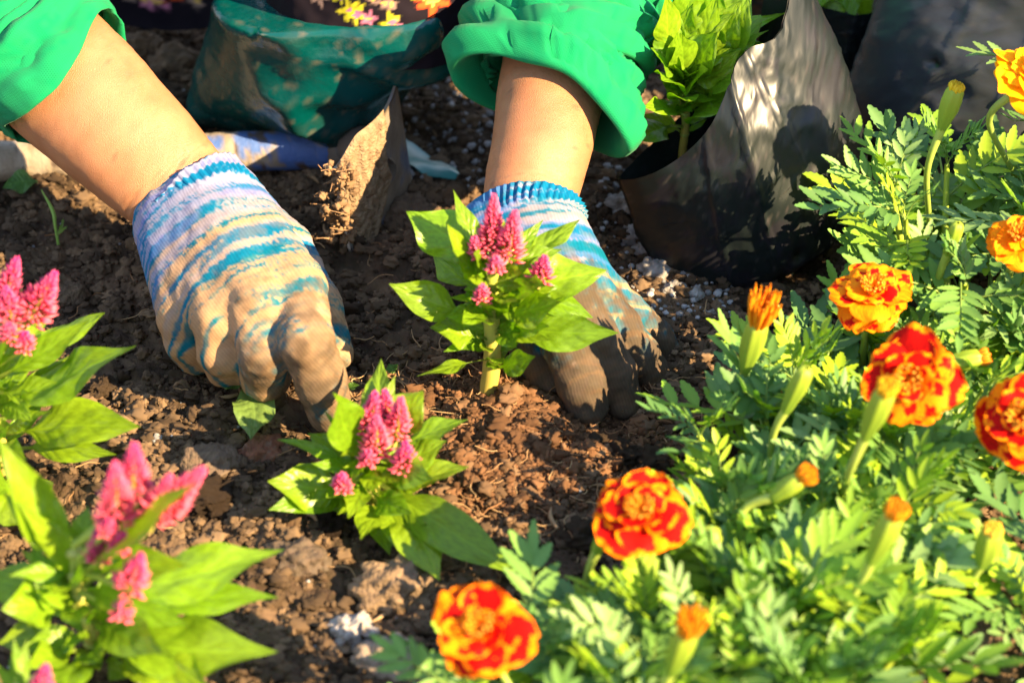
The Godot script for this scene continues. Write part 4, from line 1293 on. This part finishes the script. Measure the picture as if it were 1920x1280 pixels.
# an open flower of petals in rings on a green cup; look is the way the flower faces
func bloom(plant: Node3D, root: Vector3, at: Vector3, look: Vector3, size: float, kind: String, label: String) -> void:
	var f := frame_of(look, Vector3.BACK if absf(look.normalized().y) > 0.8 else UP)
	var flower := Node3D.new()
	var k0 := 0
	while plant.has_node("flower" if k0 == 0 else "flower_%03d" % k0): k0 += 1
	flower.name = "flower" if k0 == 0 else "flower_%03d" % k0
	flower.position = at - plant.position
	plant.add_child(flower)
	if label: tag(flower, label)
	var g := Geo.new()
	var cup_h := 0.022
	add_lathe(g, -f.z * cup_h, f, cup_profile(0.0072, cup_h, 0.0026), 20, 5, 0.09, Color(0.22, 0.33, 0.05), Color(0.30, 0.38, 0.06))
	var neck := at - f.z * cup_h
	for k in g.v.size(): g.v[k] += at
	add_tube(g, [root, root.lerp(neck, 0.45) + (neck - root).length() * 0.10 * (UP - f.z), neck.lerp(at - f.z * (cup_h + 0.03), 0.9), neck + f.z * 0.002], [0.0019, 0.0019, 0.0021, 0.0028], 9, 18, Color(0.20, 0.31, 0.05), 0.0, Color(0.32, 0.42, 0.08))
	part("flower_stalk", g, M.stem, flower)
	var rings := [[7, -0.05, 1.0], [6, 0.16, 0.86], [5, 0.42, 0.62], [4, 0.85, 0.42], [3, 1.2, 0.28]]
	var n := 0
	for r in rings:
		for k in r[0]:
			var w: float = TAU * (k + 0.5 * (n % 2)) / r[0] + rng.randf_range(-0.16, 0.16)
			var tilt: float = r[1] + rng.randf_range(-0.24, 0.24)
			var dir: Vector3 = (f.x * cos(w) + f.y * sin(w)) * cos(tilt) + f.z * sin(tilt)
			var b := frame_of(dir, f.z)
			b = Basis(b.z, rng.randf_range(-0.35, 0.35)) * b
			var long: float = size * 0.5 * r[2] * rng.randf_range(0.82, 1.10)
			var m := kind
			if kind == "red": m = "red" if rng.randf() < 0.74 else "mixed"
			elif kind == "mixed": m = ["mixed", "orange", "red"][[0, 0, 2, 2, 1][rng.randi() % 5]]
			put_mesh("petal", petal_kinds[rng.randi() % 5], M["petal_" + m], flower, Transform3D(b.scaled_local(Vector3(long * rng.randf_range(0.95, 1.15), long, long)), f.z * (0.0012 * n)))
		n += 1
	g = Geo.new()
	for k in 26:
		var w := k * 2.4
		var rr := 0.0048 * sqrt(k / 26.0)
		var p := at + f.z * 0.006 + (f.x * cos(w) + f.y * sin(w)) * rr
		add_tube(g, [p, p + f.z * 0.004 + (f.x * cos(w) + f.y * sin(w)) * 0.001, p + f.z * rng.randf_range(0.005, 0.009) + (f.x * cos(w) + f.y * sin(w)) * 0.003], [0.0006, 0.0007, 0.0008], 4, 3, Color(0.75, 0.33, 0.02))
	part("florets", g, M.stem, flower)

# a closed or half open bud on its stalk; petals stand in a tuft out of the cup
func bud(plant: Node3D, root: Vector3, at: Vector3, look: Vector3, r: float, h: float, tuft: Color, open: float, label := "") -> void:
	var f := frame_of(look, Vector3.BACK if absf(look.normalized().y) > 0.8 else UP)
	var g := Geo.new()
	r *= 0.74
	h *= 1.08
	var low := at - f.z * h
	add_lathe(g, low, f, [Vector2(0.0026, 0.0), Vector2(0.0036, h * 0.10), Vector2(r * 0.74, h * 0.26), Vector2(r * 0.96, h * 0.46), Vector2(r, h * 0.66), Vector2(r * 0.90, h * 0.86), Vector2(r * 0.62, h * 0.98), Vector2(r * 0.2, h)], 30, 6, 0.07, Color(0.17, 0.30, 0.03), Color(0.30, 0.39, 0.03))
	add_tube(g, [root, root.lerp(low, 0.4) + (low - root).length() * 0.08 * (UP - f.z), low - f.z * (low.distance_to(root) * 0.2), low + f.z * 0.002], [0.0018, 0.0019, 0.0021, 0.0029], 9, 18, Color(0.20, 0.31, 0.05), 0.0, Color(0.36, 0.46, 0.08))
	var o := part("bud", g, M.stem, plant)
	if label: tag(o, label)
	if open > 0.0:
		g = Geo.new()
		for k in 34:
			var w := k * 2.39996
			var q := sqrt((k + 0.5) / 34.0)
			var side := f.x * cos(w) + f.y * sin(w)
			var a := low + f.z * (h * 0.86) + side * (r * 0.55 * q)
			var b := a + f.z * (h * (0.14 + 0.44 * open) * rng.randf_range(0.8, 1.1)) + side * (r * 0.95 * open * q)
			var c := tuft.lerp(Color(0.80, 0.12, 0.01), rng.randf_range(0.0, 0.5) * (1.0 if open > 0.6 else 0.15))
			add_tube(g, [a, a.lerp(b, 0.6) + side * r * 0.12, b], [r * 0.12, r * 0.20, r * 0.07], 6, 5, c)
		part("petal_tuft", g, M.bract, o)

# a bush: branches from the root, feather leaves along them; the returned branch ends carry flowers
func marigold(label: String, base: Vector3, radius: float, height: float, branches: int, per_branch: int, bright := 1.0, aim := 0.0, sweep := TAU) -> Node3D:
	var plant := thing("marigold_plant", label, "plant", base, "")
	for k in branches:
		var w := aim + sweep * (k + rng.randf_range(-0.3, 0.3)) / branches
		var far := radius * rng.randf_range(0.55, 1.0)
		var tip := base + Vector3(cos(w) * far, height * rng.randf_range(0.55, 1.0), sin(w) * far)
		var mid := base.lerp(tip, 0.5) + Vector3(cos(w), 0.0, sin(w)) * far * 0.14 - UP * height * 0.06
		var pts := [base - UP * 0.008, mid, tip]
		var g := Geo.new()
		add_tube(g, pts, [0.0030, 0.0025, 0.0017], 7, 12, Color(0.24, 0.20, 0.05) if k % 3 == 0 else Color(0.24, 0.36, 0.05), 0.1, Color(0.36, 0.48, 0.05))
		var branch := part("branch", g, M.stem, plant)
		for j in per_branch:
			var t := lerpf(0.30, 1.0, (j + rng.randf()) / per_branch)
			var from := curve_at(pts, t)
			var a := w + (1.0 if j % 2 else -1.0) * rng.randf_range(0.4, 1.5)
			if j == per_branch - 1: a = w
			var rise := rng.randf_range(-0.05, 0.75)
			var dir := Vector3(cos(a), rise, sin(a)).normalized()
			var long := rng.randf_range(0.042, 0.088) * lerpf(1.0, 0.72, t)
			var b := frame_of(dir, UP + Vector3(rng.randf_range(-0.4, 0.4), 0.0, rng.randf_range(-0.2, 0.6)))
			put_mesh("leaf", leaf_kinds[rng.randi() % leaf_kinds.size()], M.marigold_leaf, plant, Transform3D(b.scaled_local(Vector3.ONE * long), from - base))
		# a crown of small upright leaves at the shoot's end
		for j in 3:
			var a := rng.randf() * TAU
			var b := frame_of(Vector3(cos(a) * 0.6, 1.0, sin(a) * 0.6), Vector3(-cos(a), 0.4, -sin(a)))
			put_mesh("leaf", leaf_kinds[rng.randi() % leaf_kinds.size()], M.marigold_leaf, plant, Transform3D(b.scaled_local(Vector3.ONE * rng.randf_range(0.026, 0.042)), tip - base))
	return plant

func build_marigolds() -> void:
	make_leaf_kinds()
	make_petal_kinds()
	var toward := (EYE - Vector3(0.2, 0.1, 0.1)).normalized()
	# each bush stands where its leaves meet the soil
	var a := marigold("marigold bush with a blurred red flower, lowest in the corner beside the celosias", rest(1030, 1430), 0.058, 0.06, 7, 5)
	bloom(a, rest(1010, 1420), spot(905, 1186, 0.105), UP * 0.75 + toward * 0.5 + Vector3(-0.1, 0, 0), 0.054, "red", "blurred red and orange marigold flower at the bottom")
	var b := marigold("marigold bush with a red flower and a cream bud, right of the planted celosias", rest(1300, 1240), 0.060, 0.065, 8, 6, 1.0, -0.7, 3.3)
	bloom(b, rest(1120, 1180), spot(1200, 968, 0.105), UP * 0.8 + toward * 0.5, 0.055, "red", "red flower with ragged orange edges above the celosia leaves")
	bud(b, rest(1215, 1130), spot(1352, 1002, 0.085), Vector3(0.8, 0.35, 0.1), 0.0085, 0.026, Color(0.6, 0.55, 0.2), 0.0, "cream coloured bud pointing sideways")
	bud(b, rest(1085, 1200), spot(1150, 960, 0.10), Vector3(0.25, 0.9, 0.0), 0.0068, 0.028, Color(0.75, 0.30, 0.02), 0.0)
	var c := marigold("marigold bush in the bottom corner with an opening yellow bud", rest(1330, 1345), 0.058, 0.07, 9, 6)
	bud(c, rest(1240, 1400), spot(1290, 1180, 0.12), Vector3(0.15, 0.85, 0.1), 0.0085, 0.034, Color(0.85, 0.42, 0.01), 0.75, "opening yellow bud")
	bud(c, rest(1480, 1320), spot(1680, 960, 0.13), Vector3(0.22, 0.9, 0.0), 0.0088, 0.034, Color(0.85, 0.33, 0.01), 0.35, "green bud with an orange tip")
	bud(c, rest(1480, 1320), spot(1505, 895, 0.10), Vector3(0.5, 0.5, 0.0), 0.007, 0.02, Color(0.85, 0.38, 0.01), 0.8)
	var d := marigold("marigold bush in front of the slumped bag with a half open trumpet flower", rest(1490, 1000), 0.064, 0.064, 9, 6)
	bud(d, rest(1385, 860), spot(1424, 600, 0.12), Vector3(0.12, 1.0, 0.1), 0.0094, 0.040, Color(0.86, 0.36, 0.01), 1.0, "half open orange trumpet on a long green cup")
	bud(d, rest(1430, 980), spot(1514, 690, 0.125), Vector3(0.25, 0.9, 0.05), 0.0075, 0.032, Color(0.5, 0.4, 0.2), 0.0, "fading slender bud")
	bud(d, rest(1440, 900), spot(1470, 738, 0.05), toward, 0.009, 0.012, Color(0.60, 0.24, 0.01), 0.6)
	bud(d, rest(1560, 1010), spot(1664, 728, 0.165), Vector3(0.16, 0.9, 0.1), 0.0086, 0.036, Color(0.80, 0.50, 0.02), 0.3, "long yellow green bud in front of the largest flower")
	var e := marigold("marigold bush bearing the largest red and gold flower, which faces the camera", rest(1690, 880), 0.074, 0.07, 10, 6)
	bloom(e, rest(1690, 860), spot(1706, 712, 0.125), toward + UP * 0.15 + Vector3(-0.12, 0, 0), 0.059, "red", "largest flower, red with golden blotches, facing the camera")
	bloom(e, rest(1610, 760), spot(1634, 552, 0.105), UP * 0.85 + toward * 0.35, 0.056, "mixed", "mostly orange flower seen from the side, below the slumped bag")
	bud(e, rest(1740, 780), spot(1846, 668, 0.085), Vector3(0.9, 0.25, 0.0), 0.0078, 0.026, Color(0.84, 0.30, 0.01), 0.3)
	var f := marigold("marigold bush at the frame's edge with a dark red flower cut by it", rest(1880, 900), 0.058, 0.07, 8, 5, 1.0, 2.9, 3.6)
	bloom(f, rest(1890, 930), spot(1922, 786, 0.115), toward * 0.8 + UP * 0.3 + Vector3(-0.35, 0, 0), 0.060, "red", "dark red flower cut by the picture's edge")
	var h := marigold("tall marigold bush with a slim closed bud standing before the dusty bag", rest(1790, 640), 0.080, 0.115, 11, 6)
	bud(h, rest(1740, 560), spot(1795, 160, 0.185), Vector3(0.16, 1.0, 0.0), 0.0085, 0.030, Color(0.80, 0.60, 0.02), 0.12, "tall closed green bud")
	bud(h, rest(1760, 640), spot(1798, 418, 0.13), Vector3(0.1, 0.9, 0.1), 0.0062, 0.024, Color(0.6, 0.5, 0.05), 0.0)
	bloom(h, rest(1830, 600), spot(1908, 452, 0.125), UP * 0.6 + toward * 0.5, 0.040, "orange", "small orange flower at the edge")
	var i := marigold("marigold bush by the dusty bag with a bright yellow flower", rest(2030, 560), 0.055, 0.095, 6, 4)
	bloom(i, rest(1950, 480), spot(1928, 140, 0.20), UP * 0.8 + Vector3(0.25, 0, 0.3), 0.052, "yellow", "bright yellow flower at the top edge")
	var j := marigold("small marigold bush at the front with one nodding bud over bare soil", rest(1990, 1240), 0.032, 0.05, 4, 4)
	bud(j, rest(1960, 1230), spot(1863, 990, 0.09), Vector3(0.05, 0.95, 0.05), 0.0092, 0.028, Color(0.8, 0.55, 0.05), 0.12, "nodding green bud on a bent stalk")
	marigold("marigold bush filling the gap under the largest flower", rest(1490, 1160), 0.054, 0.065, 9, 6)
	marigold("low marigold bush at the front edge under the green bud with orange tip", rest(1510, 1350), 0.046, 0.06, 8, 6)
	# bushes beyond the edge, whose leaves shade the bags
	var k := marigold("marigold bush beyond the edge of the view, beside the dusty bag", rest(2110, 480), 0.10, 0.14, 7, 4)
	bloom(k, rest(2090, 470), spot(2090, 190, 0.18), UP, 0.05, "orange", "")
	marigold("marigold bush beyond the edge of the view, beside the red flower", rest(2110, 700), 0.08, 0.13, 8, 4)
# ---------------------------------------------------------------- stones, chips, fibres and sprouts on the soil
func stone(called: String, label: String, category: String, px: float, py: float, size: Vector3, col: Color, seed_at: float, m := "stone", turn := 0.0) -> void:
	var g := lump_geo(14, seed_at, 0.34, 1.0, 0.35)
	var at := rest(px, py, size.y * 0.45)
	var b := Basis(UP, turn) * Basis(Vector3.RIGHT, 0.2 * sin(seed_at))
	for k in g.v.size():
		var q := g.v[k]
		var lit := 1.0 + 0.35 * n3(q + Vector3.ONE * seed_at, 2.6) + 0.25 * n3(q, 9.0)
		g.c[k] = Color(col.r * lit, col.g * lit, col.b * lit).lerp(Color(0.13, 0.085, 0.055), 0.7 * smoothstep(0.12, 0.5, n3(q + Vector3.ONE * (seed_at + 3.0), 2.2)))
		g.v[k] = at + b * (q * size)
	tag(part(called, g, M[m]), label, category)

func build_litter() -> void:
	stone("wood_chunk", "reddish brown chunk of wood left of the low celosia seedling", "wood", 492, 868, Vector3(0.016, 0.012, 0.012), Color(0.16, 0.062, 0.030), 3.0, "wood", 0.5)
	stone("wood_chunk", "dark split chunk of rotten wood in the hollow below the celosia seedlings", "wood", 560, 1060, Vector3(0.017, 0.011, 0.011), Color(0.085, 0.06, 0.04), 5.0, "wood", -0.2)
	stone("soil_block", "square crumbling block of root bound soil in front of the low celosia", "clod", 748, 1125, Vector3(0.024, 0.018, 0.016), Color(0.20, 0.135, 0.08), 7.0, "clod", 0.2)
	stone("stone", "pale grey rough stone near the bottom of the bed", "stone", 662, 1198, Vector3(0.013, 0.011, 0.010), Color(0.34, 0.30, 0.27), 9.0)
	stone("stone", "smooth brown stone at the very bottom beside the red marigold", "stone", 722, 1258, Vector3(0.018, 0.014, 0.014), Color(0.27, 0.20, 0.14), 11.0)
	stone("stone", "small whitish pebble beside the thumb of the left glove", "stone", 604, 508, Vector3(0.0045, 0.0042, 0.004), Color(0.46, 0.42, 0.36), 13.0)
	stone("stone", "greyish pebble on the dark soil below the left glove", "stone", 368, 802, Vector3(0.0075, 0.0055, 0.006), Color(0.36, 0.32, 0.28), 15.0)
	stone("stone", "grey stone between the magenta plumes and the wood chunk", "stone", 296, 840, Vector3(0.0065, 0.006, 0.006), Color(0.30, 0.28, 0.26), 17.0)
	stone("stone", "mossy stone under the marigold leaves right of the red flower", "stone", 1296, 940, Vector3(0.013, 0.013, 0.011), Color(0.22, 0.17, 0.07), 19.0)
	stone("soil_clod", "large rounded clod in the shade of the left hand", "clod", 118, 566, Vector3(0.017, 0.013, 0.013), Color(0.12, 0.08, 0.048), 21.0, "clod")
	stone("soil_clod", "long ridge of bare soil beside the nodding marigold bud", "clod", 1800, 1130, Vector3(0.022, 0.018, 0.040), Color(0.14, 0.095, 0.06), 23.0, "clod", 0.25)
	stone("soil_clod", "clod at the foot of the hoe blade", "clod", 770, 420, Vector3(0.020, 0.014, 0.015), Color(0.12, 0.08, 0.05), 25.0, "clod")
	stone("soil_clod", "rough clod beside the boot toe", "clod", 330, 140, Vector3(0.022, 0.017, 0.017), Color(0.13, 0.088, 0.052), 27.0, "clod")
	stone("soil_clod", "lump of earth above the left forearm", "clod", 262, 106, Vector3(0.020, 0.014, 0.015), Color(0.13, 0.088, 0.052), 29.0, "clod")
	stone("soil_clod", "clod beside the pink plumes in the left part of the bed", "clod", 395, 885, Vector3(0.019, 0.012, 0.014), Color(0.13, 0.09, 0.06), 31.0, "clod")
	for k in 12:
		var p: Array = [[1245, 425], [1290, 470], [1215, 478], [1265, 555], [1300, 560], [1190, 455], [1330, 600], [1228, 520], [1275, 510], [1200, 410], [1168, 395], [1320, 520]][k]
		var size: Vector3 = Vector3(0.0095, 0.0085, 0.0080) * [1.5, 1.2, 1.0, 0.9, 0.75, 1.1, 0.6, 1.2, 0.7, 1.4, 1.2, 0.8][k]
		var g := lump_geo(8, k * 3.3 + 60.0, 0.4, 0.9, 0.4)
		var at := rest(p[0], p[1], size.y * 0.5)
		for n in g.v.size(): g.v[n] = at + g.v[n] * size
		for n in g.c.size():
			g.c[n] = Color(0.36, 0.34, 0.31).lerp(Color(0.14, 0.11, 0.085), clampf(0.5 + 1.2 * n3(g.v[n], 130.0), 0.0, 1.0))
		tag(part("gravel_stone", g, M.stone), "pale rough stone in the grey heap between the right glove and the slumped bag", "stone", "pale stones beside the slumped bag")
	# white granules strewn over the soil, thickest behind the hoe
	var where := []
	var tints := []
	for k in 1500:
		var x := rng.randf_range(-0.40, 0.42)
		var z := rng.randf_range(-0.55, 0.33)
		if k < 800:
			var q := spot(rng.randf_range(640, 1000), rng.randf_range(60, 360))
			x = q.x; z = q.z
		elif k < 1100:
			var q := spot(rng.randf_range(1120, 1380), rng.randf_range(330, 620))
			x = q.x; z = q.z
		var r := rng.randf_range(0.0005, 0.0012) if k >= 1100 else rng.randf_range(0.0008, 0.0034) * rng.randf_range(0.5, 1.0)
		where.append(Transform3D(Basis.from_euler(Vector3(rng.randf() * 6.0, rng.randf() * 6.0, 0)).scaled(Vector3(r, r * 0.8, r)), Vector3(x, soil_rough(x, z) + r * 0.8, z)))
		var w := rng.randf_range(0.16, 0.42)
		tints.append(Color(w, w * 0.96, w * 0.92))
	scatter("white_granules", lump_geo(3, 77.0, 0.4, 0.9).mesh(), M.soil_crumb, where, tints, "white fertiliser and perlite granules strewn in the soil, thickest behind the hoe", "granules")
	# the crumbly red peat of the seedling's root ball
	where = []
	tints = []
	for k in 7000:
		var w := rng.randf() * TAU
		var d := 0.075 * sqrt(rng.randf()) * rng.randf_range(0.7, 1.2)
		var x := ball_at.x + cos(w) * d * 1.25
		var z := ball_at.z + sin(w) * d
		var r := rng.randf_range(0.0007, 0.0024)
		if rng.randf() < 0.06: r *= 1.9
		where.append(Transform3D(Basis.from_euler(Vector3(rng.randf() * 6.0, rng.randf() * 6.0, 0)).scaled(Vector3(r * rng.randf_range(0.8, 1.6), r, r)), Vector3(x, soil_rough(x, z) + r * rng.randf_range(0.0, 1.0), z)))
		var lit := rng.randf_range(0.55, 1.35)
		tints.append(Color(0.13 * lit, 0.064 * lit, 0.030 * lit))
	scatter("peat_crumbs", lump_geo(4, 91.0, 0.9, 0.85, 0.6).mesh(), M.soil_crumb, where, tints, "crumbly reddish peat heaped round the seedling in hand", "peat")
	# rootlets and coir fibres
	var g := Geo.new()
	for k in 900:
		var x: float
		var z: float
		if k < 560:
			var w := rng.randf() * TAU
			var d := 0.095 * sqrt(rng.randf())
			x = ball_at.x + cos(w) * d * 1.3
			z = ball_at.z + sin(w) * d
		else:
			x = rng.randf_range(-0.36, 0.30)
			z = rng.randf_range(-0.30, 0.30)
		var p := Vector3(x, soil_rough(x, z) + rng.randf_range(0.0, 0.004), z)
		var w := rng.randf() * TAU
		var long := rng.randf_range(0.006, 0.024)
		var pts := [p]
		for s in 4:
			w += rng.randf_range(-0.9, 0.9)
			p += Vector3(cos(w), rng.randf_range(-0.3, 0.45), sin(w)) * long * 0.25
			p.y = maxf(p.y, soil_rough(p.x, p.z) + 0.0006)
			pts.append(p)
		var c := Color(0.24, 0.11, 0.045).lerp(Color(0.40, 0.26, 0.13), rng.randf())
		add_tube(g, pts, [rng.randf_range(0.0003, 0.0006), 0.0004, 0.00025], 4, 8, c)
	tag(part("root_fibres", g, M.fibre), "thin tangled rootlets and coir fibres lying in the red peat and over the soil", "fibres", "", "stuff")
	# straws and bark chips one could pick up
	for k in 26:
		var x := rng.randf_range(-0.32, 0.25)
		var z := rng.randf_range(-0.2, 0.28)
		var w := rng.randf() * TAU
		var long := rng.randf_range(0.008, 0.02)
		g = Geo.new()
		var p := Vector3(x, soil_rough(x, z) + 0.003, z)
		add_tube(g, [p, p + Vector3(cos(w), 0.15, sin(w)) * long * 0.5, p + Vector3(cos(w + 0.3), 0.05, sin(w + 0.3)) * long], [0.0011, 0.0014, 0.0006], 6, 6, Color(0.36, 0.24, 0.12).lerp(Color(0.22, 0.11, 0.055), rng.randf()), 0.3)
		tag(part("bark_shred", g, M.fibre), "thin brown shred of bark lying on the soil", "bark", "bark shreds strewn on the soil")
	# weeds and loose leaves
	var s := thing("pale_seedling", "pale green two leaved seedling under the curled fingers of the left glove", "plant", rest(458, 716))
	part("leaf", leaf_geo(spot(455, 724, 0.030), over(470, 824, 0.022), 0.032, 0.10, -8, Color(0.25, 0.40, 0.10), 0.5, 0.04), M.leaf, s)
	part("leaf", leaf_geo(spot(460, 718, 0.030), over(410, 722, 0.022), 0.014, 0.10, 10, Color(0.14, 0.28, 0.06), 0.5, 0.06), M.leaf, s)
	s = thing("grass_sprout", "single thin grass sprout in the soil below the left forearm", "plant", rest(112, 478))
	g = Geo.new()
	add_tube(g, [rest(112, 478), spot(103, 425, 0.02), spot(98, 395, 0.03), spot(77, 356, 0.038)], [0.0011, 0.0011, 0.0014, 0.0004], 6, 14, Color(0.22, 0.38, 0.06))
	part("blade", g, M.stem, s)
	for t in [[126, 424], [118, 408]]:
		part("side_blade", leaf_geo(spot(106, 440, 0.016), spot(t[0], t[1], 0.022), 0.003, 0.1, 0, Color(0.24, 0.40, 0.06), 0.4, 0.05), M.leaf, s)
	var odd := [
		["loose_leaf", "flat green leaf lying on the soil under the hoe handle at the edge", 70, 340, 4, 352, 0.022, 0.9], ["weed_seedling", "tiny bright clover like weed between the low celosia and the seedling in hand", 738, 700, 728, 682, 0.011, 1.2],
		["weed_seedling", "thin weed leaf beside the fingertip of the left glove", 648, 728, 674, 722, 0.006, 1.2], ["loose_leaf", "small green leaf at the bottom beside the smooth brown stone", 716, 1218, 770, 1205, 0.013, 1.2],
		["loose_leaf", "blue green leaf lying on the soil under the long low leaf of the celosia", 930, 1040, 1002, 1094, 0.024, 0.95]]
	for o in odd:
		tag(part(o[0], leaf_geo(over(o[2], o[3], 0.014), over(o[4], o[5], 0.018), o[6], 0.10, rng.randf_range(-12, 12), Color(0.10, 0.26, 0.07).lerp(Color(0.2, 0.4, 0.05), o[7] - 0.6), 0.5, 0.06), M.leaf), o[1], "leaf" if o[0] == "loose_leaf" else "weed")
